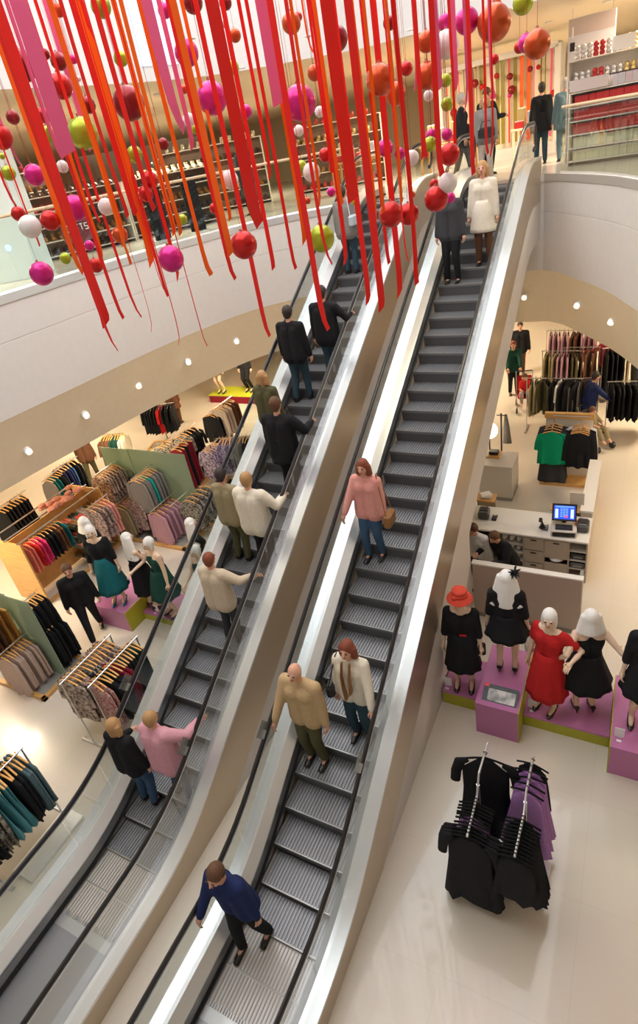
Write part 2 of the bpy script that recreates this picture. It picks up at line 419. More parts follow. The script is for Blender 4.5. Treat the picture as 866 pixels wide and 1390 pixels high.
M['leather'] = mat('brown_leather', (.28,.12,.03), .4); M['bagblue'] = mat('bag_cloth', (.45,.50,.55), .6); M['redfelt'] = mat('red_felt', (.62,.06,.03), .9, bump=.2, bscale=40)
def figure(pos, yaw, H=1.68, label='', cat='person', name='person', group=None, skin='skin', female=True,
           top='c_black', sleeve=1.0, hem=.86, bottom='c_black', skirt=None, dress=None, hair=('h_brown','short'), lean=0, rh=None, lh=None,
           stride=.0, hy=0, hp=0, shoes='shoe', coat=None, sit=None, heels=False, vneck=False, feet=None, bulk=1.12):
    s = H/1.72
    if cat != 'person': bulk = 1.0
    E = empty(name, pos, yaw, label, cat, group)
    V = Vector
    hipz = .93 if not sit else sit
    hip = V((0, 0, hipz))
    RL = Matrix.Rotation(-lean, 3, 'X')
    def U(x, y, z): return (RL @ V((x, y, z-.93)) + hip)*s
    sw = .165 if female else .195
    body = MB(); ext = MB()
    chest = .10 if female else .112
    for q in (-1, 1):
        chain(body, [(U(q*.065,0,.95), .108*s), (U(q*.05,0,1.12), .086*s), (U(q*.07,.01,1.28), chest*s), (U(q*.10,-.01,1.39), .065*s)])
    body.tube([U(0,-.01,1.38), U(0,0,1.47), U(0,.012,1.55)], [.07*s,.052*s,.050*s], 10)
    # head
    HC = U(0,.02,1.615)
    RH = RL @ Matrix.Rotation(hy, 3, 'Z') @ Matrix.Rotation(-hp, 3, 'X')
    def Hd(x, y, z): return HC+RH @ V((x,y,z))*s
    body.ball(HC, .086*s, 14, 10, (.90,1.06,1.22), RH)
    body.ball(Hd(0,.022,-.055), .058*s, 12, 8, (.95,1.05,1.0), RH)
    body.tube([Hd(0,.085,.015), Hd(0,.108,-.022)], [.010*s,.017*s], 8); body.ball(Hd(0,.104,-.024), .016*s, 8, 6)
    for q in (-1, 1):
        body.ball(Hd(q*.080,.0,-.005), .024*s, 8, 6, (.4,.8,1.3), RH)
        ext.cur = 1; ext.ball(Hd(q*.033,.086,.012), .0105*s, 8, 6, (1.3,.7,.8), RH)
        ext.cur = 3; ext.ball(Hd(q*.034,.088,.032), .012*s, 8, 4, (1.6,.5,.3), RH)
    ext.cur = 2; ext.ball(Hd(0,.092,-.055), .02*s, 8, 6, (1.1,.5,.4), RH); ext.cur = 0
    # legs
    hips = [V((q*.085, 0, hipz-.03))*s for q in (-1,1)]
    legs = []
    for i, q in enumerate((-1,1)):
        if feet: ft = V(feet[i])*s
        else: ft = V((q*.10, q*stride, .085+(.05 if heels else 0)))*s
        kn, ft = ik(hips[i], ft, .415*s, .412*s, (0,1,.0)); legs.append((hips[i], kn, ft))
        chain(body, [(hips[i], .092*s), (hips[i].lerp(kn,.5), .077*s), (kn, .054*s), (kn.lerp(ft,.35)+V((0,-.012*s,0)), .054*s), (ft, .036*s)])
        body.tube([ft+V((0,-.03,-.03))*s, ft+V((0,.07,-.055))*s, ft+V((0,.14,-.065))*s], [.034*s,.034*s,.022*s], 8)
    # arms
    arms = []
    for q, tgt in ((-1, lh), (1, rh)):
        sh = U(q*sw, -.01, 1.385)
        if tgt is None: tg = U(q*(sw+.09), .05, .80)
        else: tg = V(tgt)*s
        el, wr = ik(sh, tg, .285*s, .255*s, (q*.5,-.8,-.5)); arms.append((sh, el, wr))
        chain(body, [(U(q*sw*.7,-.01,1.40), .055*s), (sh, .054*s), (sh.lerp(el,.5), .043*s), (el, .037*s), (el.lerp(wr,.4), .036*s), (wr, .026*s)])
        # hand: palm in the remeshed body, fingers rooted in the palm
        d = (wr-el).normalized(); side = d.cross(V((0,0,1)));
        if side.length < .2: side = V((0,1,0))
        side.normalize(); nrm = side.cross(d).normalized()
        if tgt is None: side = V((0,1,0)); nrm = V((-q,0,0))
        pc = wr+d*.05*s
        body.tube([wr, pc, wr+d*.085*s], [.026*s,.036*s,.034*s], 10)
        ext.cur = 0
        curl = -nrm if nrm.z > 0 else nrm
        if tgt is None: curl = V((-q,0,0))
        for k in range(4):
            off_ = (k-1.5)*.019*s; L = (.068,.078,.072,.055)[k]*s
            b = wr+d*.078*s+side*off_; m1 = b+d*L*.5+curl*.008*s; m2 = b+d*L*.82+curl*.03*s; e = b+d*L*.95+curl*.05*s
            ext.tube([b, m1, m2, e], [.0095*s,.009*s,.008*s,.0065*s], 6)
        tb = wr+d*.025*s+side*.028*s
        ext.tube([tb, tb+side*.022*s+d*.03*s, tb+side*.024*s+d*.058*s+curl*.015*s], [.0115*s,.010*s,.008*s], 6)
    pend(body, 'body', [skin, 'eye', 'lip', hair[0]], E, .0135*s, ext)
    # hair
    if hair[1]:
        hb = MB(); st = hair[1]
        hb.ball(Hd(0,-.018,.025), .098*s, 14, 10, (.92,1.02,1.12), RH)
        if st == 'bob' or st == 'long':
            L = -.13 if st == 'bob' else -.27
            for q in (-1,0,1):
                hb.tube([Hd(q*.06,-.05+abs(q)*.03,.03), Hd(q*.075,-.06+abs(q)*.035,-.06), Hd(q*.085,-.06+abs(q)*.03,L)], [.055*s,.05*s,.045*s], 10)
        if st in ('wig','longwig'):
            L = -.20 if st == 'wig' else -.40; W = .13 if st == 'wig' else .17
            pts = []
            for q in (-1,-.7,-.4,-.13,.13,.4,.7,1):
                hb.tube([Hd(q*.065,-.055+abs(q)*.04,.05), Hd(q*.088,-.075+abs(q)*.055,-.06), Hd(q*W,-.105+abs(q)*.06,L)], [.052*s,.056*s,.052*s], 8)
        if st == 'short': hb.ball(Hd(0,-.05,-.03), .075*s, 10, 8, (1,.7,1), RH)
        if st == 'sleek':
            for q in (-1,1): hb.tube([Hd(q*.07,-.01,.03), Hd(q*.078,.0,-.05), Hd(q*.075,.01,-.12)], [.025*s,.022*s,.014*s], 8)
            hb.ball(Hd(0,-.05,-.05), .07*s, 10, 8, (1,.6,1), RH)
        pend(hb, 'wig' if hair[0] == 'wig' else 'hair', [hair[0]], E, .014*s, None, 2)
    # top
    if top and not dress or (dress and sleeve > 0):
        tb = MB(); mt = top if not dress else dress
        if not dress or True:
            for q in (-1, 1):
                chain(tb, [(U(q*.072,0,hem), .134*s), (U(q*.06,0,1.12), .106*s), (U(q*.078,.01,1.28), (chest+.02)*s), (U(q*.105,-.012,1.37), .078*s)])
                if not vneck: tb.tube([U(q*.03,-.012,1.42), U(q*sw,-.01,1.385)], [.066*s,.076*s], 10)
            if bulk > 1:
                for q in (-1, 1): chain(tb, [(U(q*.085,-.01,hem-.02), .135*s*bulk), (U(q*.085,-.01,1.14), .118*s*bulk), (U(q*.09,-.01,1.30), .110*s*bulk)])
            if not vneck: tb.tube([U(0,-.012,1.36), U(0,-.005,1.46)], [.085*s,.066*s], 12)
        for (sh, el, wr) in arms:
            mid = sh.lerp(el,.5)
            if sleeve >= 1: cc = [(sh,.074*s),(mid,.064*s),(el,.058*s),(el.lerp(wr,.5),.052*s),(wr-(wr-el).normalized()*.01*s,.044*s)]
            elif sleeve >= .7: cc = [(sh,.072*s),(mid,.062*s),(el,.056*s),(el.lerp(wr,.35),.052*s)]
            elif sleeve > .1: cc = [(sh,.070*s),(sh.lerp(el,.6),.066*s)]
            else: cc = []
            if cc: chain(tb, [(p_, r_*bulk) for p_, r_ in cc])
        pend(tb, 'dress_bodice' if dress else 'jacket', [mt], E, .017*s)
    elif dress:
        tb = MB()
        for q in (-1, 1):
            chain(tb, [(U(q*.067,0,.90), .118*s), (U(q*.053,0,1.12), .096*s), (U(q*.073,.008,1.27), (chest+.012)*s)])
            tb.tube([U(q*.08,.07,1.30), U(q*.10,.01,1.435), U(q*.085,-.07,1.30)], .015*s, 6)
        pend(tb, 'dress_bodice', [dress], E, .015*s)
    # skirt or trousers
    def skirtmesh(z1, w1, mt, nm, waist=.135, z0=1.08, asym=0, fold=.035):
        w1 = max(w1, .235)
        mb = MB(); n = 40; R_ = 9; vs = []; fs = []
        for i in range(R_):
            t = i/(R_-1)
            for k in range(n):
                a = 2*PI*k/n
                r = waist+(.175-waist)*min(1, t*4)+(w1-.175)*max(0, (t-.25)/.75)
                r *= 1+fold*t*math.sin(a*9+1.3)*1.5
                z = z0+(z1-z0)*t + (asym*math.sin(a)*t)
                p = V((r*math.cos(a)*1.05, r*math.sin(a)*1.0+.025*min(1,t*3), z))
                if z > .93: p = RL @ (p-V((0,0,.93)))+V((0,0,.93))
                vs.append(p*s)
        for i in range(R_-1):
            for k in range(n): j = (k+1) % n; fs.append((i*n+k, i*n+n+k, i*n+n+j, i*n+j))
        m = len(vs)
        for k in range(n): vs.append(vs[(R_-1)*n+k]*1.0+V((0,0,.004))) if False else None
        vs = [v for v in vs if v is not None]
        o = mb.add(vs, fs).build(nm, mt, E); sm = o.modifiers.new('t', 'SOLIDIFY'); sm.thickness = .006
        return o
    if dress: skirtmesh(skirt[0], skirt[1], skirt[2] if len(skirt) > 2 else dress, 'skirt', asym=skirt[3] if len(skirt) > 3 else 0)
    elif skirt: skirtmesh(skirt[0], skirt[1], bottom, 'skirt', asym=0)
    else:
        lb = MB()
        for (a, k, f) in legs:
            chain(lb, [(a+V((0,0,.02*s)), .108*s), (a.lerp(k,.45), .094*s), (k, .074*s), (k.lerp(f,.5), .066*s), (f+V((0,-.005,.01)), .058*s)])
        pend(lb, 'trousers', [bottom], E, .018*s)
    if coat: skirtmesh(coat, .235, top, 'coat_skirt', waist=.15, z0=1.12, fold=.01)
    # shoes
    if shoes:
        for (a, k, f) in legs:
            sb = MB(); hh = .05 if heels else 0
            sb.tube([f+V((0,-.05,-.045))*s, f+V((0,.03,-.05-hh*.4))*s, f+V((0,.12,-.06-hh))*s, f+V((0,.17,-.066-hh))*s], [.036*s,.042*s,.040*s,.016*s], 10, flat=.7, up=(0,0,1))
            sb.box(f+V((0,.06,-.079-hh*.8))*s, (.075*s,.20*s,.012*s), 0, .004) if not heels else sb.tube([f+V((0,-.06,-.06))*s, f+V((0,-.05,-.13))*s], [.018*s,.007*s], 6)
            sb.build('shoe', shoes, E)
    return E, dict(U=U, arms=arms, legs=legs, Hd=Hd, s=s, RH=RH)
def bag(E, p, w=.26, h=.2, d=.09, m='leather', strap=None, nm='handbag', label=None, cat='bag'):
    """a bag of its own, hanging at a point in figure space"""
    mtx = Matrix.Translation(E.location) @ Matrix.Rotation(E.rotation_euler.z, 4, 'Z')
    P = mtx @ Vector(p)
    B = empty(nm, P, E.rotation_euler.z, label, cat)
    mb = MB(); mb.box((0,0,-h/2), (d,w,h), 0, .03); mb.build('bag_body', m, B)
    mb = MB()
    top = (mtx.inverted() @ Vector(P)); 
    if strap: st = [Vector((0,-w*.42,-.02))]+[Vector(strap)-Vector(p)+Vector((0,-.02,.0)), Vector(strap)-Vector(p)+Vector((0,.02,0))]+[Vector((0,w*.42,-.02))]
    else: st = [Vector((0,-w*.3,-.01)), Vector((0,-w*.2,.12)), Vector((0,w*.2,.12)), Vector((0,w*.3,-.01))]
    mb.tube(st, .008, 6); mb.build('strap', m, B); return B
# ================================================================ riders
def ride(cx, px_, py_, H, yaw, label, side=0, **k):
    """stand on the step under the pixel of the head"""
    P = onesc(px_, py_, 8.86-(H-.12)); y = P.y
    # snap to a tread centre
    z = slopez(y)
    ys = [1.2]
    while ys[-1] < 13.3:
        q = ys[-1]; sl = (slopez(q+.2)-slopez(q-.2))/.4; ys.append(q+.40*math.cos(math.atan(sl)))
    b = min(ys, key=lambda q: abs(q+.2-y)); x = min(max(P.x, cx-.27), cx+.27); fy = min(max(y, b+.10), b+.30)
    return figure((x, fy, slopez(b)+.012), yaw, H, label, **k), x-cx
UPY = 0; DN = PI
def rail_hand(cx, x, side, yaw, fwd=.28, h=.99):
    """local hand position on the handrail"""
    gx = side*.62
    lx = (gx-x) if yaw == 0 else -(gx-x)
    return (lx*.99, fwd, h)
c1, c2 = -5.06, -2.86
def R1(px_, py_, H, label, side=0, fwd=.32, **k):
    P = onesc(px_, py_, 8.86-(H-.12)); x = min(max(P.x, c1-.27), c1+.27)-c1
    hz = .96+T30*(fwd)+.02
    kw = dict(k)
    if side == 1: kw['rh'] = (.60-x, fwd, hz)
    if side == -1: kw['lh'] = (-.60-x, fwd, hz)
    return ride(c1, px_, py_, H, 0, label, **kw)[0]
def R2(px_, py_, H, label, side=0, fwd=.30, **k):
    P = onesc(px_, py_, 8.86-(H-.12)); x = min(max(P.x, c2-.27), c2+.27)-c2
    hz = .97-T30*fwd
    kw = dict(k)
    if side == 1: kw['lh'] = (-(.60-x), fwd, hz)     # world right = figure's left
    if side == -1: kw['rh'] = (.60+x, fwd, hz)
    return ride(c2, px_, py_, H, PI, label, **kw)[0]
# going up, seen from behind (top to bottom)
f, _ = R1(449, 262, 1.62, 'person in grey top with pale shoulder bag high on the left escalator', top='c_greymar', bottom='c_darkjeans', hair=('h_dark','short'), sleeve=1)
bag(f, (.22,-.12,1.12), .28, .2, .1, 'bagblue', (.10,-.02,1.44), label='pale blue-grey shoulder bag of the topmost rider going up')
R1(437, 398, 1.74, 'person in black jacket, hand on right handrail, second from top going up', side=1, top='c_black', bottom='c_darkjeans', hair=('h_dark','short'), female=False)
R1(380, 424, 1.72, 'person in dark jacket and blue-green jeans keeping left on the up escalator', top='c_black', bottom='c_darkjeans', hair=('h_dark','short'), female=False, stride=.08)
R1(356, 522, 1.62, 'blond person in dark coat beside the left handrail, in front of the big black coat', top='c_olive', bottom='c_black', hair=('h_blond','bob'), lh=(-.15,.25,1.0))
R1(384, 548, 1.80, 'broad person in long black coat reaching for the right handrail going up', side=1, fwd=.36, top='c_black', bottom='c_black', hair=('h_brown','short'), female=False, coat=.72, bulk=1.3)
R1(296, 636, 1.68, 'person in olive brown jacket at the left handrail behind the black coat', top='c_khaki', bottom='c_olive', hair=('h_dark','short'), lh=(-.12,.3,1.02))
R1(345, 655, 1.72, 'person in cream jacket, right arm out to the handrail, going up', side=1, fwd=.34, top='c_cream', bottom='c_black', hair=('h_blond','short'), female=False, bulk=1.35)
R1(284, 762, 1.62, 'auburn-haired person in beige jumper, hand on the right handrail going up', side=1, top='c_beige', bottom='c_charcoal', hair=('h_red','short'), bulk=1.3)
R1(204, 990, 1.62, 'person in pink shirt stretching an arm to the right handrail, lowest but one going up', side=1, fwd=.42, top='c_pink', bottom='c_jeans', hair=('h_blond','short'), hem=.80, bulk=1.4)
R1(140, 975, 1.66, 'blond person in black jacket at the left handrail, lowest rider going up', top='c_black', bottom='c_jeans', hair=('h_blond','bob'), lh=(-.22,.3,1.05))
# coming down, facing us
R2(609, 262, 1.66, 'person in grey jacket and black trousers near the top of the down escalator', top='c_charcoal', bottom='c_black', hair=('h_brown','short'))
f, _ = R2(655, 232, 1.68, 'person in long cream coat and brown trousers at the top of the down escalator', top='c_cream', coat=.60, bottom='c_brown', hair=('h_blond','bob'))
f, _ = R2(489, 628, 1.64, 'auburn-haired person in rose jacket and jeans with brown bag on the down escalator', side=-1, fwd=.30, top='c_rose', bottom='c_jeans', hair=('h_red','bob'), stride=.05)
bag(f, (-.30,.02,.86), .26, .22, .11, 'leather', (-.17,-.01,1.44), label='brown leather handbag of the rider in the rose jacket')
f, _ = R2(399, 908, 1.74, 'bald person in tan jacket and olive trousers, hand on the left handrail going down', side=-1, top='c_tan', bottom='c_olive', hair=('h_grey',''), female=False)
f, _ = R2(472, 873, 1.66, 'person in cream jumper with long brown scarf, hand on the right rail going down', side=1, top='c_cream', bottom='c_darkjeans', hair=('h_red','bob'))
sc = MB(); sc.tube([(.05,.10,1.42),(.055,.155,1.25),(.05,.165,1.05),(.04,.16,.88)], [.03,.035,.04,.045], 8, flat=.35, up=(1,0,0)); sc.tube([(-.05,.10,1.42),(-.045,.155,1.25),(-.035,.165,1.0)], [.03,.035,.045], 8, flat=.35, up=(1,0,0)); sc.build('scarf', 'leather', f)
bag(f, (.28,.05,.98), .24, .2, .1, 'black', (.17,.0,1.42), label='black shoulder bag of the rider with the brown scarf')
R2(300, 1186, 1.70, 'person in navy top leaning on the left handrail at the foot of the down escalator', side=-1, fwd=.34, top='c_navy', bottom='c_black', hair=('h_brown','short'), lean=.12, stride=.12)
# ================================================================ people on the upper floor
def stand(p, yaw, H, label, **k): return figure(tuple(p), yaw, H, label, **k)[0]
def ufl(x, y): v = at(x, y, UP); return v
stand((-3.28,14.55,UP+.002), PI, 1.62, 'fair-haired person in grey top with dark bag, stepping on at the upper landing', top='c_greymar', bottom='c_stone', hair=('h_blond','bob'))
b_ = empty('handbag', (-3.20,14.26,UP+1.0), 0, 'dark handbag held in front by the person at the upper landing', 'bag'); MB().box((0,0,-.05),(.34,.12,.2),0,.03).build('bag_body','black',b_); MB().tube([(-.12,0,.04),(-.08,0,.16),(.08,0,.16),(.12,0,.04)],.01,6).build('strap','black',b_)
stand((-3.62,16.2,UP), -.6, 1.80, 'person in black suit turned right behind the upper landing', top='c_black', bottom='c_black', hair=('h_brown','short'), female=False, rh=(.28,.25,1.15), coat=.8)
stand((-4.05,15.6,UP), -1.3, 1.78, 'person in black suit walking just left of the other suited person upstairs', top='c_black', bottom='c_black', hair=('h_grey','short'), female=False, stride=.2, coat=.8)
stand((-2.55,17.2,UP), .2, 1.70, 'person in black coat behind the top of the right glass newel', top='c_black', bottom='c_darkjeans', hair=('h_dark','short'), coat=.7)
stand((-2.0,17.0,UP), .3, 1.68, 'person in slate blue coat beside the tinsel shelves upstairs', top='c_slate', bottom='c_slate', hair=('h_grey','short'), coat=.7)
stand((-9.5,14.6,UP), 1.2, 1.74, 'person in long dark coat behind the left glass balustrade', top='c_charcoal', bottom='c_black', hair=('h_dark','short'), female=False, coat=.42)
# ================================================================ people on the shop floor
def shop(px_, py_, yaw, H, label, h=0, **k): return figure(tuple(at(px_, py_, FL+h+.001)), yaw, H, label, **k)[0]
shop(134, 862, -2.2, 1.78, 'person in black suit striding past the wooden shoe unit', top='c_black', bottom='c_black', hair=('h_brown','short'), female=False, stride=.26, lean=.08, bulk=1.04)
shop(131, 655, .6, 1.70, 'person in brown jacket beside the green glass partition', top='c_brown', bottom='c_olive', hair=('h_dark','short'), stride=.15)
shop(243, 575, .3, 1.70, 'person in brown coat beyond the black and red rack', top='c_brown', bottom='c_brown', hair=('h_brown','short'), coat=.6)
shop(706, 508, PI+.2, 1.72, 'person in dark jacket and rose shirt walking in the far right aisle', top='c_black', bottom='c_brown', hair=('h_dark','short'), female=False, stride=.15)
shop(697, 535, PI+.25, 1.66, 'person in dark green jacket pushing the far pushchair', top='c_dkgreen', bottom='c_black', hair=('h_red','short'), rh=(.18,.42,1.0), lh=(-.18,.42,1.0))
shop(819, 526, .9, 1.66, 'person in burgundy jacket reaching left to the pink cardigans', top='c_burgundy', bottom='c_black', hair=('h_brown','short'), lh=(-.45,.35,1.18))
shop(797, 592, -1.1, 1.72, 'person in navy jacket and jeans pushing the toddler', top='c_navy', bottom='c_jeans', hair=('h_dark','short'), female=False, lh=(-.2,.45,.98), rh=(.2,.45,.98), lean=.15)
# staff at the till
f = figure((-1.66,8.22,FL), 2.6, 1.60, 'sales assistant in black cardigan with brown hair leaning on the counter', top='c_black', bottom='c_black', hair=('h_brown','short'), lean=.45, rh=(.22,.52,1.17), lh=(-.16,.55,1.17), female=False)[0]
figure((-2.12,8.25,FL), PI-.3, 1.60, 'sales assistant in white blouse at the counter, half behind the escalator wall', top='c_white', bottom='c_black', hair=('h_brown','short'), lean=.3, rh=(.18,.50,1.17))
# ================================================================ mannequins
def mq(p, yaw, label, H=1.80, **k):
    k.setdefault('skin', 'mann'); k.setdefault('heels', True)
    return figure(p, yaw, H, label, 'mannequin', 'mannequin', **k)
PA, PB, PC, PD = FL+.261, FL+.601, FL+.221, FL+.521
E_, a_ = mq((-1.80,5.82,PA), PI+.15, 'mannequin in red hat and black wrap dress on the low purple podium', dress='c_black', sleeve=.75, skirt=(.44,.21,'c_black',.06), hair=('wig','sleek'), hp=-.3, vneck=True)
hb = MB(); hd = a_['Hd']; c0 = hd(0,-.005,.055)
hb.lathe([(.0,.13),(.07,.125),(.098,.10),(.102,.03),(.104,.015),(.16,-.02),(.175,-.045),(.168,-.045),(.10,.0)], tuple(c0), 24); 
hb.lathe([(.104,.012),(.110,.02),(.110,.045),(.104,.05)], tuple(c0), 24); hb.ball(c0+Vector((.06,.10,.03)), .035, 8, 6, (1,.6,1))
hb.build('hat', 'redfelt', E_)
bl = MB(); bl.box((-.03,.115,1.12),(.10,.03,.05),0,.01); bl.build('belt_buckle','c_red',E_)
bag(E_, (-.27,.03,.95), .05, .24, .1, 'black', (-.16,.0,1.50), label='thin strapped black bag on the mannequin with the red hat')
E_, a_ = mq((-1.22,5.98,PB), .1, 'mannequin with long white wig and feather clip, back turned, on the tall centre block', dress='c_black', sleeve=.75, skirt=(.72,.27), hair=('wig','longwig'))
fb = MB(); c0 = a_['Hd'](.09,0,.09)
for k in range(22):
    a = random.uniform(0, 2*PI); b = random.uniform(-.3, 1.2); L = random.uniform(.06,.13)
    d = Vector((math.cos(a)*math.cos(b), math.sin(a)*math.cos(b), math.sin(b)))
    fb.tube([c0, c0+d*L*.6, c0+d*L+Vector((0,0,-.02))], [.008,.016,.003], 5, flat=.3)
fb.build('feather_clip', 'c_black', E_)
mq((-.66,5.83,PC), PI-.35, 'mannequin in red scooped-neck dress with a dark feather bag on her arm', dress='c_red', sleeve=.15, skirt=(.38,.25,'c_red'), hair=('wig','sleek'), lh=(-.36,.16,1.22), hy=.35, vneck=True)
mq((-.20,5.95,PC), .35, 'mannequin in black strapped dress and long glove, back turned, beside the red dress', dress='c_black', sleeve=0, skirt=(.55,.30,'c_black'), hair=('wig','wig'), rh=(.34,.02,1.10), lh=(-.36,-.05,1.02))
mq((.46,5.72,PD), PI, 'mannequin in short black dress on the far right purple block', dress='c_black', sleeve=.75, skirt=(.62,.26), top='c_burgundy', hair=('wig','sleek'))
# left group
LA, LB = FL+.471, FL+.181
mq((-8.48,5.56,LA), PI+.5, 'mannequin in black cape top and long teal skirt on the tall left block', dress='c_black', sleeve=.75, skirt=(.36,.27,'c_teal'), hair=('wig','sleek'), hy=.3, shoes='shoeb', vneck=True)
mq((-9.55,6.2,FL+.002), .25, 'mannequin in black dress, back turned, on the floor behind the tall left block', H=1.86, dress='c_black', sleeve=.4, skirt=(.5,.2), hair=('wig','wig'))
mq((-7.98,5.84,LB), -.3, 'mannequin with white wig in black dress, hands clasped on a small bag, back turned', dress='c_black', sleeve=0, skirt=(.45,.2), hair=('wig','longwig'), rh=(.08,.33,1.0), lh=(-.02,.33,1.0))
mq((-7.42,5.84,LB), PI-.3, 'mannequin in dark green strapped dress on the low left podium', dress='c_dkgreen', sleeve=0, skirt=(.52,.28), hair=('wig','sleek'), rh=(.30,.34,1.1))
mq((-7.25,6.75,FL+.002), -.5, 'mannequin with straight white wig and black top nearest the green glass partition', dress='c_black', sleeve=.4, skirt=(.5,.22), hair=('wig','longwig'), rh=(.1,.35,1.0))
mq((-6.62,6.1,FL+.002), PI-.2, 'mannequin in dark dress right against the left escalator, facing front', H=1.76, dress='c_dkgreen', sleeve=0, skirt=(.55,.24), hair=('wig','sleek'), rh=(.2,.3,1.0))
# far mannequins on the lime podium
q_ = at(303, 533, FL+.3)
mq((q_.x, q_.y, FL+.301), PI, 'far mannequin in black shorts on the lime green podium, left one', dress='c_black', sleeve=.4, skirt=(.75,.2), hair=('wig','sleek'))
mq((q_.x+1.1, q_.y+.2, FL+.301), PI, 'far mannequin in black trousers on the lime green podium, right one', top='c_black', bottom='c_black', hair=('wig','sleek'))
bake_all()
# ================================================================ podiums
def podium(x0, x1, y0, y1, h, label, top='purple', front='purple', band=None):
    o = empty('display_podium', ((x0+x1)/2, (y0+y1)/2, FL), 0, label, 'podium')
    w, d = x1-x0, y1-y0
    MB().box((0,0,h-.02),(w,d,.04),0,.004).build('podium_top', top, o, smooth=False)
    MB().box((0,0,(h-.04)/2),(w-.004,d-.004,h-.04)).build('podium_body', front, o, smooth=False)
    if band:
        MB().box(((w/2+.001)*band,0,h/2),(.012,d,h)).build('podium_end_panel', 'lime', o, smooth=False)
    return o
podium(-2.09,-1.53,5.63,6.35,.26,'low purple podium with lime front against the escalator wall','purple','lime')
podium(-1.52,-.95,5.30,6.42,.60,'tall centre purple block holding the framed poster','purple','purple',1)
podium(-.94,.14,5.62,6.42,.22,'long low purple podium with lime front under the red dress','purple','lime')
podium(.15,1.5,5.25,6.42,.52,'tall purple block at the right edge of the photo','purple','purple',-1)
podium(-9.0,-8.15,5.30,6.20,.47,'tall purple block left of the up escalator','purple','purple',1)
podium(-8.14,-7.30,5.68,6.35,.18,'low purple podium with lime front, beside the tall left block','purple','lime')
q_ = at(303, 533, FL+.3); podium(q_.x-.5, q_.x+1.6, q_.y-.25, q_.y+.6, .3, 'far podium with lime green top and burgundy front', 'yellowg', 'c_burgundy') if M.setdefault('yellowg', mat('lime_green_top', (.50,.52,.03), .5)) else None
# framed poster leaning on the tall block
po = empty('poster_frame', (-1.22,5.43,FL+.60), 0, 'black framed black and white poster with a red corner tag on the tall centre block', 'poster')
R_ = Matrix.Rotation(math.radians(18), 3, 'X')
mb = MB(); mb.box((0,.06,.025),(.46,.27,.02),R=R_); mb.build('frame','black',po,smooth=False)
M['photo1'] = mat('poster_print', (.62,.60,.55), .4, col2=(.14,.14,.13), nscale=9)
mb = MB(); mb.box((.02,.045,.035),(.36,.17,.006),R=R_); mb.build('print','photo1',po,smooth=False)
mb = MB(); mb.box((-.195,.165,.075),(.06,.05,.006),R=R_); mb.build('corner_tag','redtag',po,smooth=False) if M.setdefault('redtag', mat('red_tag',(.75,.04,.02),.4)) else None
mb = MB()
for k in range(12): mb.box((-.12+k*.018,.150,.071),(.010,.014,.004),R=R_)
mb.build('caption','darksteel',po,smooth=False)
for (x, y, z, lab) in ((-2.03,5.74,PA,'small white card by the red-hatted mannequin'), (-.84,5.76,PC,'small white card left of the red dress mannequin'), (.24,5.42,PD,'small white card on the far right purple block'), (-9.0,5.45,LA,'small white card standing left of the teal skirt mannequin'), (-7.85,5.78,LB,'small white card in front of the green dress mannequin')):
    mb = MB(); mb.box((0,0,.085),(.11,.006,.16)); mb.box((0,.02,.003),(.05,.05,.006)); tag(mb.build('info_card','paper',loc=(x,y,z)), lab, 'card')
    o = MB().box((0,0,.004),(.055,.03,.008)).build('price_tag','paper',loc=(x+.0,y-.06 if y-.06>5.32 else y-.06,z)); tag(o, 'tiny white tag lying before the '+lab.replace('small ',''), 'tag')
# wire basket behind
bk = empty('wire_basket', (-.86,6.85,FL), 0, 'round wire mesh basket on the floor behind the red dress mannequin', 'basket')
mb = MB()
for k in range(8): mb.tube([(.24*math.cos(a)*(1+.02*k), .24*math.sin(a)*(1+.02*k), .05+k*.055) for a in [2*PI*j/24 for j in range(25)]], .007, 5, caps=False)
for j in range(20): a = 2*PI*j/20; mb.tube([(.24*math.cos(a),.24*math.sin(a),.03),(.275*math.cos(a),.275*math.sin(a),.44)], .005, 5)
mb.build('wire_side','chrome',bk); MB().lathe([(.23,.0),(.25,.03),(.23,.04)],n=24).build('base','kick',bk)
# ================================================================ till counter
ct = empty('counter_front', (-1.25,7.58,FL), 0, 'long taupe counter front with pale top ledge behind the mannequins', 'counter')
MB().box((0,0,.62),(1.67,.06,1.02)).build('front_panel','laminate',ct,smooth=False)
MB().box((0,.01,.055),(1.67,.05,.11)).build('plinth','kick',ct,smooth=False)
MB().box((0,.02,1.145),(1.70,.11,.03),0,.004).build('ledge','pale',ct,smooth=False)
MB().box((.80,.22,.5),(.05,.36,1.0)).build('end_panel','kick',ct,smooth=False)
MB().box((.0,.24,.78),(1.5,.28,.025)).build('inner_shelf','kick',ct,smooth=False)
dk = empty('till_desk', (-1.52,9.20,FL), 0, 'pale topped cash desk with drawers and open shelves', 'counter')
MB().box((0,.02,.90),(2.18,.78,.04),0,.006).build('worktop','pale',dk,smooth=False)
mb = MB()
for x in (-1.07,-.42,.02,.37,.78,1.07): mb.box((x,.0,.44),(.025,.66,.88))
mb.box((0,.32,.44),(2.14,.02,.88)); mb.box((0,0,.04),(2.14,.60,.08)); mb.build('carcass','laminate',dk,smooth=False)
for (x, w_, zz) in ((-.20,.42,(.28,.46,.64)),(.93,.27,(.28,.46,.66)),(-.75,.62,(.5,))):
    for z in zz: MB().box((x,-.02,z),(w_,.60,.018)).build('shelf','laminate2',dk,smooth=False)
for z in (.16,.44,.72):
    d = MB().box((.195,-.335,z),(.33,.02,.26),0,.003).build('drawer','laminate',dk,smooth=False); MB().box((.195,-.349,z+.09),(.10,.012,.02)).build('drawer_slot','black',d,smooth=False)
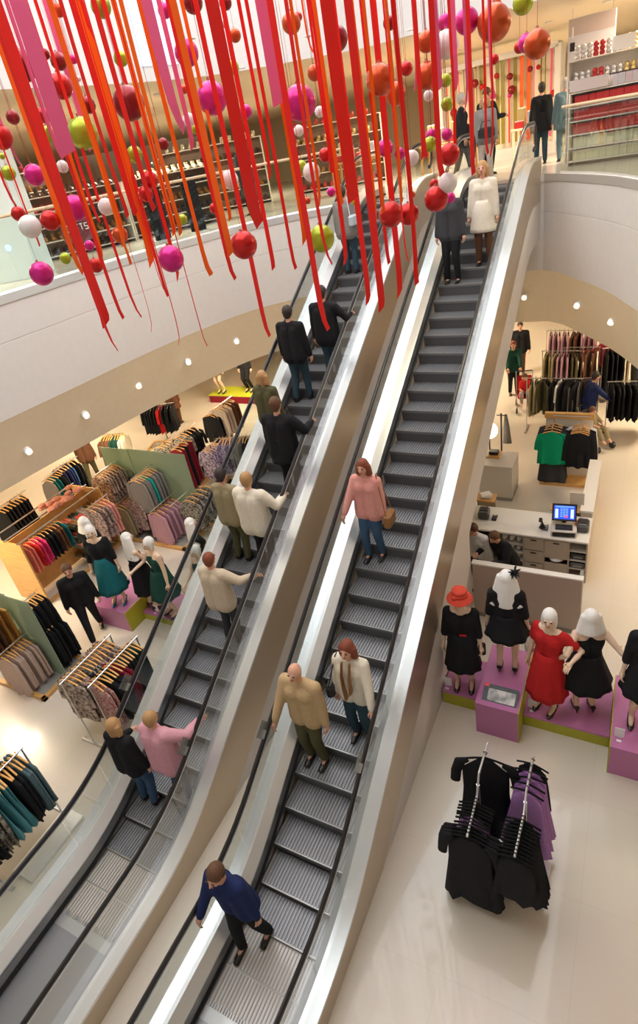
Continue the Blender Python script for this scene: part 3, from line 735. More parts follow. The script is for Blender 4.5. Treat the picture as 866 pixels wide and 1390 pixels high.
d = MB().box((.575,-.335,.66),(.38,.02,.38),0,.003).build('cupboard_door','laminate',dk,smooth=False); MB().box((.575,-.349,.80),(.10,.012,.02)).build('door_slot','black',d,smooth=False)
MB().box((.575,-.335,.22),(.38,.02,.28),0,.003).build('lower_door','laminate',dk,smooth=False)
for (x, y, z, w_, m_, nm, lab) in ((.93,-.06,.52,.24,'black','cash_drawer','black box on the upper right shelf of the cash desk'),(.93,-.08,.34,.24,'darksteel','printer','dark device on the lower right shelf of the cash desk'),(-.85,-.05,.58,.36,'black','receipt_printer','black device at the left end under the cash desk top')):
    o = empty(nm, (-1.52+x,9.20+y,FL+z), 0, lab, 'box'); MB().box((0,0,0),(w_,.45,.11),0,.01).build('casing',m_,o,smooth=False); MB().box((0,-.23,0),(w_*.6,.01,.03)).build('slot','kick',o,smooth=False)
for i, z in enumerate((.31,.49,.67)):
    for j in range(3):
        mb = MB(); mb.ball((0,0,0),.1,12,7,(.62,2.2,.42)); mb.ball((.01,-.12,.02),.06,10,6,(1,1,.5)); o = mb.build('folded_carrier_bags','paper',loc=(-1.52-.33+j*.13,9.20-.08,FL+z+.045)); tag(o,'white folded carrier bags, one of the stacks on the left shelves of the cash desk','bag','carrier bag stacks in the desk shelves')
mb = MB(); mb.ball((0,0,0),.1,12,7,(1.4,1.6,.5)); mb.ball((.05,-.06,.03),.06,10,6,(1,1,.5)); tag(mb.build('carrier_bag','paper',loc=(-.945,8.98,FL+.425)),'crumpled white bag in the open slot between the desk doors','bag')
# till on the desk
tl = empty('till_screen', (-.86,9.12,FL+.92), .1, 'black till with lit blue touch screen on the cash desk', 'till')
MB().box((0,-.02,.06),(.42,.40,.12),0,.01).build('base_unit','laminate2',tl,smooth=False); MB().box((0,-.225,.06),(.36,.01,.08)).build('cash_drawer','black',tl,smooth=False)
MB().box((0,-.10,.135),(.28,.14,.03),0,.005).build('keyboard','black',tl,smooth=False)
mb = MB()
for i in range(9):
    for j in range(4): mb.box((-.115+i*.029,-.145+j*.03,.153),(.02,.02,.008))
mb.build('keys','darksteel',tl,smooth=False)
MB().tube([(0,.09,.10),(0,.10,.26)],.04,10).build('stand','black',tl)
R_ = Matrix.Rotation(math.radians(-28),3,'X')
mb = MB(); mb.box((0,.06,.34),(.40,.05,.30),R=R_); mb.build('bezel','black',tl,smooth=False)
def scr(nm, x, y, w_, h_, m, dd=.027):
    c = Vector((0,.06,.34))+R_ @ Vector((x,-dd,y)); mb = MB(); mb.box(c,(w_,.003,h_),R=R_); return mb.build(nm,m,tl,smooth=False)
for nm, c, e in (('scr_blue',(.02,.07,.6),1.3),('scr_white',(.6,.75,.95),1.2),('scr_pink',(.9,.1,.35),1.0),('scr_lb',(.15,.35,.85),1.2)): M[nm] = mat(nm,(.01,.01,.01),.3,emis=c,estr=e)
scr('screen',0,.0,.34,.24,'scr_blue')
scr('screen_title',0,.10,.30,.025,'scr_lb',.030); scr('screen_list',-.125,-.02,.05,.16,'scr_white',.030); scr('screen_column',.125,-.02,.05,.16,'scr_white',.030); scr('screen_button',.03,-.07,.05,.04,'scr_pink',.032)
mb = MB()
for i in range(3):
    for j in range(5): mb.box(Vector((0,.06,.34))+R_ @ Vector((-.05+i*.045,-.030,-.07+j*.033)),(.036,.003,.022),R=R_)
mb.build('screen_keys','scr_lb',tl,smooth=False)
def prn(x, y, lab, rz=0, red=False):
    o = empty('receipt_printer', (x,y,FL+.92), rz, lab, 'printer')
    MB().box((0,0,.075),(.20,.26,.15),0,.025).build('casing','darkpl',o,smooth=False); MB().box((0,.03,.155),(.15,.14,.02),0,.005).build('lid','black',o,smooth=False); MB().box((0,-.08,.152),(.12,.02,.012)).build('paper_slot','kick',o,smooth=False)
    if red: MB().box((-.115,0,.07),(.02,.16,.13),0,.004).build('red_side','redtag',o,smooth=False)
M['darkpl'] = mat('charcoal_plastic',(.06,.06,.06),.4)
prn(-2.28,9.25,'dark grey receipt printer at the left end of the cash desk',.1); prn(-.56,9.22,'dark grey receipt printer with red side right of the lit screen',0,True)
o = empty('card_reader', (-2.08,9.22,FL+.92), 0, 'small black card reader beside the left printer', 'card reader'); MB().box((0,0,.025),(.09,.17,.05),0,.01).build('casing','black',o,smooth=False); MB().box((0,.05,.052),(.06,.04,.004)).build('display','laminate2',o,smooth=False)
o = empty('barcode_scanner', (-1.22,9.12,FL+.92), 0, 'black barcode scanner with coiled cable left of the lit screen', 'scanner')
MB().tube([(0,0,0),(0,0,.02),(0,0,.10),(-.02,-.02,.19)],[.06,.05,.018,.018],10).build('stand','black',o)
MB().tube([(-.02,.0,.17),(-.02,-.05,.21),(-.02,-.10,.20)],[.022,.035,.03],8).build('head','black',o)
mb = MB(); mb.tube([(.05+.05*math.cos(a*1.0),-.1+.02*a/3+.03*math.sin(a),.012+.002*a) for a in [k*.5 for k in range(40)]],.007,5); mb.build('cable','black',o)
# desk end wall, wooden trays, blocks, lamp
lw = empty('low_partition', (-.54,10.55,FL), 0, 'narrow white topped low partition right of the cash desk', 'partition'); MB().box((0,0,.51),(.20,1.9,1.02)).build('partition_body','laminate',lw,smooth=False); MB().box((0,0,1.04),(.22,1.92,.04)).build('partition_top','pale',lw,smooth=False)
tr = empty('wooden_shelf', (-.80,9.72,FL), 0, 'wooden shelf ledge behind the lit till screen', 'shelf'); MB().box((0,0,.99),(.72,.22,.03),0,.005).build('board','wood',tr,smooth=False); MB().box((0,.08,.49),(.68,.04,.97)).build('support','laminate',tr,smooth=False)
tag(MB().box((0,0,.15),(.24,.012,.30)).build('notice_board','laminate2',loc=(-.72,9.78,FL+1.006)),'pale notice card standing behind the lit till screen','sign')
tag(MB().box((0,0,.01),(.10,.08,.02)).build('paper_slip','paper',loc=(-.53,9.70,FL+1.006)),'white slip of paper on the wooden ledge by the till','paper')
tr = empty('wooden_shelf', (-2.38,9.80,FL), 0, 'wooden ledge with papers at the left end of the cash desk', 'shelf'); MB().box((0,0,.99),(.40,.30,.03),0,.005).build('board','wood',tr,smooth=False); MB().box((0,.08,.49),(.36,.05,.97)).build('support','laminate',tr,smooth=False)
mb = MB(); [mb.box((.01*math.sin(k),.01*math.cos(k),.01+k*.015),(.19,.15,.014),k*.15) for k in range(5)]; tag(mb.build('paper_stack','paper',loc=(-2.36,9.80,FL+1.006)),'stack of white papers on the left wooden ledge','papers')
bl = empty('display_block', (-2.50,11.6,FL), 0, 'pale grey display block carrying the globe lamp', 'display block'); MB().box((0,0,.48),(.72,.72,.78),0,.004).build('block_body','laminate2',bl,smooth=False); MB().box((0,0,.045),(.70,.70,.09)).build('plinth','kick',bl,smooth=False)
bt = empty('wooden_tray', (-2.68,11.75,FL+.872), 0, 'flat wooden tray with a dark box on the pale display block', 'tray'); MB().box((0,0,.015),(.40,.32,.03),0,.004).build('tray_board','wood',bt,smooth=False); MB().box((.05,0,.07),(.2,.16,.08),0,.01).build('dark_box','black',bt,smooth=False)
gl_ = empty('globe_lamp', (-2.86,12.35,FL), 0, 'tall floor lamp with glowing white globe behind the display block', 'lamp')
M['globe'] = mat('lamp_glass',(.9,.85,.75),.4,emis=(1,.84,.62),estr=3.5)
MB().lathe([(.0,0),(.15,0),(.15,.02),(.02,.03),(.018,1.0),(.0,1.0)],n=16).build('stand','darksteel',gl_); MB().ball((0,0,1.17),.19,20,12).build('globe','globe',gl_)
ss = empty('scarf_stand', (-2.62,12.5,FL), 0, 'slim black stand with grey scarf hanging beside the globe lamp', 'stand'); MB().tube([(0,0,0),(0,0,1.55)],.02,8).build('post','black',ss); MB().tube([(-.1,0,1.5),(.12,0,1.5)],.012,8).build('arm','black',ss)
mb = MB(); mb.tube([(.10,.02,1.52),(.12,.0,1.2),(.14,-.02,.8)],[.03,.07,.10],8,flat=.4); tag(mb.build('scarf','c_greymar',loc=(-2.62,12.5,FL)),'grey scarf hanging on the slim black stand','scarf')
# ================================================================ garments
GC = {}
def garment_mesh(kind, m):
    rnd = random.Random(kind+m)
    mb = MB()
    P = dict(blouse=(.20,.24,.26,.66,1),cardigan=(.20,.23,.25,.70,2),dress=(.19,.20,.28,1.05,1),longdress=(.20,.20,.27,1.15,1),cami=(.13,.16,.20,.62,0),camidress=(.14,.17,.26,.95,0),skirt=(.17,.20,.30,.62,0),trousers=(.18,.18,.17,.62,0),longtrousers=(.17,.17,.20,1.0,0),coat=(.21,.24,.28,1.0,2),vest=(.17,.22,.24,.62,0))[kind]
    sh, w1, w2, L, sl = P
    n = 20; R_ = 9; vs = []; fs = []; z0 = -.085
    ph = rnd.uniform(0, 6)
    for i in range(R_):
        t = i/(R_-1)
        if kind in ('skirt','trousers','longtrousers'): w = sh+(w2-sh)*t; th = .018+.014*t; z = z0-.02-L*t
        else:
            w = (.055+(sh-.055)*min(1, t/.10)) if t < .10 else (sh+(w1-sh)*min(1, (t-.1)/.3)+(w2-w1)*max(0, (t-.4)/.6)); z = z0-L*t-(0 if t else -.005); th = .022+.018*math.sin(min(1, t*1.3)*PI*.6)
        for k in range(n):
            a = 2*PI*k/n
            f = 1+.0*t
            x = w*math.copysign(abs(math.cos(a))**.8, math.cos(a)); y = th*math.sin(a)*(1+.7*t*math.sin(x*45+ph))+ .012*t*math.sin(x*30+ph)
            vs.append((x, y, z-.012*t*math.sin(x*28+ph)-(.03*t if kind == 'dress' and k % 2 else 0)))
    for i in range(R_-1):
        for k in range(n): j = (k+1) % n; fs.append((i*n+k, i*n+n+k, i*n+n+j, i*n+j))
    fs.append(tuple(range(n))); fs.append(tuple((R_-1)*n+k for k in range(n-1, -1, -1)))
    mb.add(vs, fs)
    if sl:
        Ls = .30 if sl == 1 else .52
        for q in (-1, 1): mb.tube([(q*(sh-.05),0,z0-.035),(q*(sh+.015),0,z0-.07),(q*(sh+.055),.005,z0-.07-Ls*.5),(q*(sh+.07),.01,z0-.07-Ls)],[.03,.05,.046,.044],8,flat=.5,up=(0,1,0))
    if kind in ('trousers',):
        mb.box((0,0,z0-.04),(.30,.035,.05))
    if kind in ('cami','camidress'):
        for q in (-1, 1): mb.tube([(q*.09,0,z0-.06),(q*.07,0,z0+.02)],.006,5)
    return mb
def hanger_mesh(clip=False):
    mb = MB()
    mb.tube([(0,.0,-.055),(0,0,-.02),(.012,0,.0),(.022,0,.018),(.008,0,.032),(-.014,0,.024)],.004,5)
    mb.tube([(-.155,0,-.100),(-.09,0,-.075),(0,0,-.052),(.09,0,-.075),(.155,0,-.100)],.011,6,flat=.8)
    return mb
HNG = {}; M['hangblack'] = mat('hanger_black', (.008,.008,.008), .8, spec=.1)
def garment(kind, m, loc, rz, label, group, hang='woodpale', sc=1.0, cat=None):
    key = (kind, m, hang)
    nm = dict(cami='camisole',camidress='strap_dress',longdress='long_dress',longtrousers='long_trousers').get(kind, kind)
    if key not in GC:
        o = garment_mesh(kind, m).build(nm, m)
        if hang not in HNG: h = hanger_mesh().build('hanger', hang, o); HNG[hang] = h
        else: h = HNG[hang].copy(); COL.objects.link(h); h.parent = o
        GC[key] = o
    else:
        o = GC[key].copy(); COL.objects.link(o)
        h = HNG[hang].copy(); COL.objects.link(h); h.parent = o
    o.location = loc; o.rotation_euler = (0, 0, rz); o.scale = (sc,sc,sc)
    tag(o, label, cat or nm.replace('_',' '), group); return o
RND = random.Random(5)
def fill(p0, p1, items, where, hang='woodpale', jit=.12, sc=1.15, turn=0):
    """items: list of (count, kind, material, colour words). hang along the rail p0->p1"""
    p0 = Vector(p0); p1 = Vector(p1); d = p1-p0; N = sum(i[0] for i in items); rz = math.atan2(d.y, d.x)+PI/2+turn; k = 0
    for (c, kind, m, words) in items:
        nm = dict(cami='camisole',camidress='strap dress',longdress='long dress',longtrousers='long trousers').get(kind, kind)
        lab = ('%s %s hanging %s' % (words, nm, where))
        for _ in range(c):
            t = (k+.5)/N; p = p0+d*t
            garment(kind, m, (p.x, p.y, p.z), rz+RND.uniform(-jit, jit), lab, (words+' '+nm+'s '+where) if c > 1 else None, hang, sc*RND.uniform(.97,1.03)); k += 1
def rail_rack(p0, p1, label, base='metal', post=True, name='clothes_rail'):
    """p0,p1: rail ends in world space"""
    p0 = Vector(p0); p1 = Vector(p1); c = (p0+p1)/2; rz = math.atan2((p1-p0).y, (p1-p0).x); L = (p1-p0).length; h = c.z-FL
    E = empty(name, (c.x, c.y, FL), rz, label, 'clothes rack')
    MB().tube([(-L/2-.03,0,h-.03),(L/2+.03,0,h-.03)],.013,8).build('rail','chrome',E)
    if base == 'metal':
        for q in (-1,1):
            MB().tube([(q*(L/2+.0),0,.02),(q*(L/2),0,h-.03)],.013,8).build('post','chrome',E)
            MB().box((q*L/2,0,.012),(.05,.50,.024),0,.004).build('foot','chrome',E,smooth=False)
    else:
        MB().tube([(0,0,.04),(0,0,h-.03)],.018,8).build('post','darksteel',E)
        mb = MB(); mb.box((0,-.27,.03),(L+.2,.07,.06),0,.004); mb.box((0,.27,.03),(L+.2,.07,.06),0,.004); mb.box((L/2+.07,0,.03),(.07,.5,.06),0,.004); mb.box((-L/2-.07,0,.03),(.07,.5,.06),0,.004); mb.build('base_frame','wood',E,smooth=False)
        MB().box((0,0,.02),(L+.06,.47,.03)).build('base_board','kick',E,smooth=False)
    return E
def Z(h): return FL+h
# R1: twin rail by the left escalator
rail_rack((-6.98,3.15,Z(1.40)),(-6.98,4.15,Z(1.40)),'chrome clothes rail of floral blouses beside the left escalator')
fill((-6.98,3.22,Z(1.38)),(-6.98,4.10,Z(1.38)),[(4,'blouse','c_floral','cream and brown floral'),(3,'blouse','c_print','black and cream print'),(4,'blouse','c_pinkprint','pink and green print'),(2,'blouse','c_floral','pale floral')],'on the rail by the left escalator')
rail_rack((-6.50,3.25,Z(1.40)),(-6.50,4.25,Z(1.40)),'chrome clothes rail of dark skirts and grey trousers nearest the left escalator')
fill((-6.50,3.30,Z(1.38)),(-6.50,4.20,Z(1.38)),[(2,'blouse','c_check','red and cream check'),(4,'blouse','c_black','black'),(2,'blouse','c_burgundy','burgundy'),(4,'longtrousers','c_charcoal','charcoal'),(3,'longtrousers','c_dkgreen','dark green')],'on the rail nearest the left escalator')
# R2: bottom left
e_ = rail_rack((-6.62,1.15,Z(1.40)),(-6.62,2.15,Z(1.40)),'chrome clothes rail with teal and patterned skirts in the bottom left corner')
MB().box((.1,-.25,.03),(.9,.36,.05),0,.004).build('base_plate','steel',e_,smooth=False)
fill((-6.62,1.15,Z(1.38)),(-6.62,2.10,Z(1.38)),[(3,'skirt','c_black','black'),(4,'blouse','c_print','black and white print'),(5,'skirt','c_aqua','teal'),(3,'cardigan','c_black','black'),(3,'cardigan','c_slate','dark slate')],'on the bottom left rail')
# R3: green glass partition with wooden base
def glass_unit(x0, x1, y0, y1, yp, h, label):
    E = empty('glass_partition_unit', ((x0+x1)/2, (y0+y1)/2, FL), 0, label, 'display unit'); w, d = x1-x0, y1-y0
    mb = MB()
    for q in (-1,1): mb.box((0,q*(d/2-.04),.035),(w,.08,.07),0,.004); mb.box((q*(w/2-.04),0,.035),(.08,d,.07),0,.004)
    mb.build('base_frame','wood',E,smooth=False); MB().box((0,0,.02),(w-.1,d-.1,.03)).build('base_board','kick',E,smooth=False)
    yl = yp-(y0+y1)/2; n = 3; gw = (w-.1)/n
    for k in range(n): MB().box((-w/2+.05+gw*(k+.5),yl+(.012 if k % 2 else -.012),.04+h/2),(gw+.04,.012,h)).build('glass_panel','gglass',E,smooth=False)
    return E, yl
G3, yl = glass_unit(-10.6,-8.5,3.45,4.45,4.02,1.75,'green glass partition on a wooden base at the left edge')
for (x, y0, y1, h) in ((-9.0,4.05,4.42,1.55),(-8.95,4.05,4.42,.98),(-9.35,3.45,3.98,1.62),(-9.1,3.45,3.98,.95),(-9.9,3.45,3.98,1.62)):
    MB().tube([(x+9.55,y0-3.95,h),(x+9.55,y1-3.95,h)],.012,8).build('rail_arm','chrome',G3)
fill((-9.0,4.10,Z(1.55)),(-9.0,4.5,Z(1.55)),[(7,'vest','c_black','black')],'on the upper arm behind the left glass partition')
fill((-8.93,4.12,Z(1.02)),(-8.93,4.5,Z(1.02)),[(5,'cardigan','c_black','black')],'on the lower arm behind the left glass partition')
fill((-9.35,3.45,Z(1.64)),(-9.35,3.95,Z(1.64)),[(3,'trousers','c_brown','brown'),(2,'trousers','c_ochre','tan brown')],'on the upper arm before the left glass partition')
fill((-9.95,3.45,Z(1.64)),(-9.95,3.95,Z(1.64)),[(4,'trousers','c_olive','olive')],'on the far upper arm before the left glass partition')
fill((-9.12,3.45,Z(.92)),(-9.12,3.95,Z(.92)),[(8,'cardigan','c_mauvebeige','pinkish beige')],'on the lower arm before the left glass partition') if M.setdefault('c_mauvebeige', mat('cloth_pink_beige',(.50,.37,.31),.9,spec=.2)) else 0
# R4: wooden shoe and accessory unit
W4 = empty('wooden_display_unit', (-11.1,6.5,FL), 0, 'open wooden display unit with shoes and bright tops, behind the striding suited person', 'display unit')
mb = MB(); mb.box((0,-1.1,.80),(.95,.04,1.55),0,.004); mb.build('side_panel','wood',W4,smooth=False)
MB().box((0,1.1,.80),(.95,.04,1.55),0,.004).build('side_panel','wood',W4,smooth=False)
mb = MB(); mb.box((.45,0,.04),(.06,2.2,.08),0,.004); mb.box((-.45,0,.04),(.06,2.2,.08),0,.004); mb.build('base_frame','wood',W4,smooth=False)
MB().box((-.05,0,.80),(.02,2.16,1.45)).build('back_panel','woodpale',W4,smooth=False)
for x in (-.42,.0,.42): MB().tube([(x,-1.15,1.60),(x,1.15,1.60)],.016,8).build('rail','chrome',W4)
for z in (.25,.55,.85,1.15): MB().box((.20,.62,z),(.46,.92,.02)).build('shelf','gglass',W4,smooth=False)
fill((-10.88,5.5,Z(1.42)),(-10.88,6.55,Z(1.42)),[(2,'cardigan','c_coral','coral'),(1,'blouse','c_red','red'),(2,'cardigan','c_fuchsia','fuchsia'),(3,'cardigan','c_black','black'),(2,'cardigan','c_brown','brown'),(1,'cardigan','c_teal','teal')],'in the wooden display unit',sc=.85,turn=.0)
k = 0
for z in (.25,.55,.85,1.15):
    for j in range(4):
        for i in range(2):
            m_ = ['leather','black','redfelt','c_stone','c_coral'][k % 5]; wd = ['brown','black','red','stone','coral'][k % 5]; k += 1
            mb = MB()
            for q in (-.045,.045): mb.tube([(-.11,q,.035),(-.03,q,.03),(.06,q,.018),(.12,q,.012)],[.03,.032,.034,.014],8,flat=.7); mb.box((0,q,.004),(.25,.06,.008),0,.002)
            o = mb.build('pair_of_shoes',m_,loc=(-11.1+.10+i*.24,6.5+.26+j*.23,FL+z+.012)); o.rotation_euler = (0,0,.1*math.sin(k)); tag(o,wd+' shoes displayed on the glass shelves of the wooden unit','shoes',wd+' shoes on the glass shelves')
mb = MB()
for k in range(30): a = random.uniform(0,2*PI); mb.ball((random.uniform(-.2,.2),random.uniform(-.45,.45),random.uniform(0,.12)),.07,8,6,(1,1.3,.7))
tag(mb.build('coral_scarf_heap','c_coral2',loc=(-11.0,6.9,FL+1.66)),'heap of coral pink feathery scarves on top of the wooden unit','scarves',kind='stuff') if M.setdefault('c_coral2', mat('cloth_pale_coral',(.72,.30,.20),.95,bump=.6,bscale=20)) else 0
fill((-10.45,7.0,Z(1.45)),(-10.45,7.55,Z(1.45)),[(3,'blouse','c_pinkprint','rose print'),(2,'blouse','c_rose','dusty rose')],'at the far end of the wooden unit') ; rail_rack((-10.45,6.98,Z(1.47)),(-10.45,7.6,Z(1.47)),'short chrome rail of rose tops behind the tall left podium block')
# R5, R6
def crossrail(px_, py_, h, L, items, where, label, rz=PI/2, hang='woodpale', base='wood', sc=1.2, jit=.18):
    c = at(px_, py_, FL+h); d = Vector((math.cos(rz), math.sin(rz), 0))*L/2
    rail_rack(c-d, c+d, label, base); fill(c-d*.92-Vector((0,0,.02)), c+d*.92-Vector((0,0,.02)), items, where, hang, jit, sc); return c
crossrail(12, 678, 1.35, .9, [(8,'skirt','c_black','black pleated')], 'on the rail at the left edge', 'clothes rail of black pleated skirts at the left edge of the photo', rz=PI/2, sc=1.35)
crossrail(72, 640, 1.40, .8, [(1,'vest','c_greymar','grey'),(2,'vest','c_teal','teal'),(4,'blouse','c_black','black')], 'on the rail with the teal top', 'wooden based clothes rack with teal and black tops under the balcony edge', rz=PI/2+.2)
crossrail(88, 627, 1.45, .7, [(3,'blouse','c_navy','navy'),(1,'blouse','c_denim','blue'),(2,'blouse','c_black','black')], 'on the rail with the blue top', 'wooden based clothes rack with a blue top among black ones', rz=PI/2-.1)
crossrail(212, 548, 1.45, 1.1, [(5,'blouse','c_black','black'),(2,'blouse','c_red','scarlet'),(4,'blouse','c_black','plain black')], 'on the rail right under the balcony', 'clothes rack of black tops with scarlet ones right under the balcony', rz=.35, hang='black')
crossrail(152, 588, 1.50, .8, [(4,'blouse','c_brown','brown'),(3,'blouse','c_dkgreen','bottle green'),(2,'blouse','c_cream','cream')], 'behind the green glass partition', 'clothes rack of brown and green tops behind the green glass partition', rz=.3)
crossrail(250, 583, 1.45, .9, [(3,'longdress','c_print','black and cream patterned'),(3,'longdress','c_black','black')], 'right of the green glass partition', 'clothes rack of patterned long dresses right of the green glass partition', rz=PI/2)
crossrail(243, 600, 1.40, .7, [(2,'longtrousers','c_burgundy','burgundy'),(1,'longtrousers','c_black','black'),(2,'longtrousers','c_burgundy','deep burgundy')], 'on the burgundy rail', 'clothes rack of burgundy trousers beside the green glass partition', rz=PI/2+.2)
crossrail(222, 598, 1.35, .6, [(5,'blouse','c_print','spotted black')], 'left of the burgundy trousers', 'small clothes rack of spotted blouses left of the burgundy trousers', rz=PI/2)
crossrail(302, 545, 1.50, .9, [(4,'cardigan','c_stone','stone fluffy'),(3,'cardigan','c_brown','brown')], 'before the lime podium', 'clothes rack of stone and brown knitwear before the lime podium', rz=PI/2)
crossrail(290, 556, 1.35, .6, [(2,'cardigan','c_black','black'),(1,'blouse','c_red','orange red'),(3,'cardigan','c_black','jet black')], 'beside the stone knitwear', 'clothes rack of black knitwear with one orange red top', rz=PI/2)
crossrail(318, 592, 1.40, 1.0, [(4,'cardigan','c_purpleprint','purple print'),(3,'cardigan','c_greymar','grey'),(3,'cardigan','c_black','black')], 'against the left escalator glass', 'clothes rack of purple print tops seen against the left escalator glass', rz=.3)
crossrail(285, 603, 1.30, .6, [(5,'blouse','c_purpleprint','lilac and black print')], 'left of the grey knitwear', 'small rack of lilac print blouses near the left escalator glass', rz=PI/2)
# R10: the big green glass partition
G10, yl = glass_unit(-11.5,-8.75,7.75,9.1,8.68,2.0,'large green glass partition with clothes arms behind the left mannequins')
for (x, y0, y1, h) in ((-11.0,7.9,8.66,1.72),(-9.85,7.9,8.66,1.72),(-10.6,7.75,8.66,.98),(-9.45,7.75,8.66,.98),(-8.95,7.9,8.66,1.1),(-10.2,7.9,8.66,1.15)):
    MB().tube([(x+10.125,y0-8.425,h),(x+10.125,y1-8.425,h)],.012,8).build('rail_arm','chrome',G10)
fill((-11.0,7.95,Z(1.70)),(-11.0,8.6,Z(1.70)),[(7,'blouse','c_floral','beige patterned')],'on the upper left arm of the green partition')
fill((-9.85,7.95,Z(1.70)),(-9.85,8.6,Z(1.70)),[(3,'cardigan','c_greymar','grey'),(1,'cardigan','c_turq','turquoise'),(4,'cardigan','c_greymar','marl grey')],'on the upper right arm of the green partition')
fill((-10.6,7.8,Z(.96)),(-10.6,8.55,Z(.96)),[(2,'cardigan','c_khaki','khaki'),(2,'cardigan','c_mauve','mauve pink'),(3,'cardigan','c_ochre','ochre')],'on the lower left arm of the green partition')
fill((-9.40,7.8,Z(.96)),(-9.40,8.55,Z(.96)),[(6,'cardigan','c_mauve','dusky pink')],'on the lower right arm of the green partition')
fill((-10.15,7.9,Z(1.13)),(-10.15,8.6,Z(1.13)),[(5,'blouse','c_pinkprint','pink and black print')],'in the middle of the green partition')
fill((-8.70,8.2,Z(1.13)),(-8.70,9.0,Z(1.13)),[(5,'blouse','c_print','grey and black print')],'at the right end of the green partition')
for i, (x, z) in enumerate(((-10.45,1.45),(-10.30,1.38))):
    b_ = empty('handbag', (x,8.45,FL+z), 0, ('black handbag with curved strap','smaller black handbag')[i]+' hooked on the green partition', 'bag'); MB().box((0,0,-.1),(.26,.1,.2),0,.03).build('bag_body','black',b_); MB().tube([(-.1,0,0),(-.07,0,.14),(.07,0,.14),(.1,0,0)],.008,6).build('strap','black',b_)
# R13: foreground stand, four chrome arms
E = empty('four_way_stand', (-1.12,3.9,FL), 0, 'four armed chrome clothes stand of black and lilac dresses in the foreground', 'clothes rack')
arms_ = []
for (a, b, h) in (((662,1008),(650,1050),1.62),((647.5,1080),(634,1136),1.45),((724,1027),(714.5,1073),1.45),((711,1105),(698.5,1163),1.45)):
    p = at(*a, FL+h); q = at(*b, FL+h); arms_.append((p, q)); MB().tube([p-E.location, q-E.location],.012,8).build('arm','chrome',E)
for (p, q) in ((arms_[0][1], arms_[1][0]), (arms_[2][1], arms_[3][0])):
    c = (p+q)/2-E.location; MB().tube([(c.x,c.y,.02),(c.x,c.y,c.z)],.018,8).build('post','chrome',E); MB().tube([p-E.location, q-E.location],.012,8).build('crossbar','chrome',E)
    MB().box((c.x,c.y,.012),(.5,.5,.02),0,.004).build('base_plate','steel',E,smooth=False)
dn = Vector((0,0,-.015))
def lerpv(a, b, t): return a+(b-a)*t
A0, A1, A2, A3 = arms_
garment('longdress','c_black',tuple(lerpv(*A0,.35)+dn),.15,'long black dress with elbow sleeves, alone on the back left arm of the foreground stand',None,'hangblack',1.25)
fill(lerpv(*A1,.05)+dn, lerpv(*A1,.95)+dn, [(4,'camidress','c_black','black'),(3,'camidress','c_lilac','lilac'),(4,'dress','c_black','black frilled')],'on the front left arm of the foreground stand','hangblack',.06,1.15)
fill(lerpv(*A2,.0)+dn, lerpv(*A2,1)+dn, [(1,'cami','c_black','black'),(4,'camidress','c_lilac','lilac satin')],'on the back right arm of the foreground stand','hangblack',.15,1.1)
fill(lerpv(*A3,.02)+dn, lerpv(*A3,.98)+dn, [(6,'camidress','c_black','plain black'),(5,'cami','c_black','black ribbed')],'on the front right arm of the foreground stand','hangblack',.06,1.1)
# R14: green blouse stand
c14 = Vector((-1.17,12.35,FL)); E = empty('display_stand', tuple(c14), 0, 'wooden framed display stand with green blouse behind the cash desk', 'clothes rack')
MB().box((0,0,.04),(1.05,.55,.08),0,.004).build('base','wood',E,smooth=False); MB().box((0,.15,.80),(.95,.03,1.45)).build('panel','laminate2',E,smooth=False); MB().box((0,.15,1.56),(1.0,.10,.12),0,.004).build('top_bar','wood',E,smooth=False)
for x in (-.28,.27): MB().tube([(x,.1,1.50),(x,-.35,1.50)],.012,8).build('arm','chrome',E)
MB().tube([(-.3,-.1,1.66),(.45,-.1,1.66)],.012,8).build('top_rail','chrome',E)
g0 = (c14.x-.28, c14.y-.38, FL+1.49); garment('blouse','c_green',g0,.1,'emerald green blouse at the front of the display stand',None,'woodpale',1.15)
fill((c14.x-.28,c14.y-.30,FL+1.49),(c14.x-.28,c14.y+.05,FL+1.49),[(3,'longdress','c_charcoal','charcoal')],'behind the emerald blouse','woodpale',.1)
fill((c14.x+.27,c14.y-.42,FL+1.49),(c14.x+.27,c14.y+.05,FL+1.49),[(4,'cardigan','c_black','black'),(2,'cardigan','c_white','white')],'right of the emerald blouse','woodpale',.12,1.15)
# R15-R18
crossrail(752, 512, 1.50, 1.3, [(2,'cardigan','c_khaki','khaki green'),(2,'cardigan','c_olive','olive'),(2,'cardigan','c_black','black'),(1,'blouse','c_white','white collared'),(4,'cardigan','c_black','deep black')], 'on the rail of khaki jackets', 'clothes rack of khaki and black jackets in the far right aisle', rz=.0, hang='hangblack', base='metal', jit=.5)
crossrail(790, 512, 1.45, .8, [(3,'cardigan','c_greymar','grey'),(3,'cardigan','c_brown','brown')], 'right of the khaki jackets', 'clothes rack of grey jackets right of the khaki ones', rz=.2, hang='hangblack', base='metal')
crossrail(778, 447, 1.50, 1.5, [(5,'cardigan','c_mauve','pink'),(2,'cardigan','c_brown','brown'),(4,'cardigan','c_mauve','pale pink')], 'on the farthest right rail', 'clothes rack of pink cardigans farthest away on the right', rz=0, hang='hangblack', base='metal')
crossrail(762, 475, 1.45, 1.0, [(3,'cardigan','c_khaki','khaki'),(3,'cardigan','c_mauve','rose'),(2,'cardigan','c_olive','olive')], 'on the middle far rail', 'clothes rack of khaki and rose cardigans in the far right aisle', rz=0, hang='hangblack', base='metal')
crossrail(790, 470, 1.50, .9, [(5,'coat','c_brown','dark brown')], 'left of the burgundy jacket person', 'clothes rack of dark brown coats left of the person in burgundy', rz=0, hang='hangblack', base='metal', jit=.3)
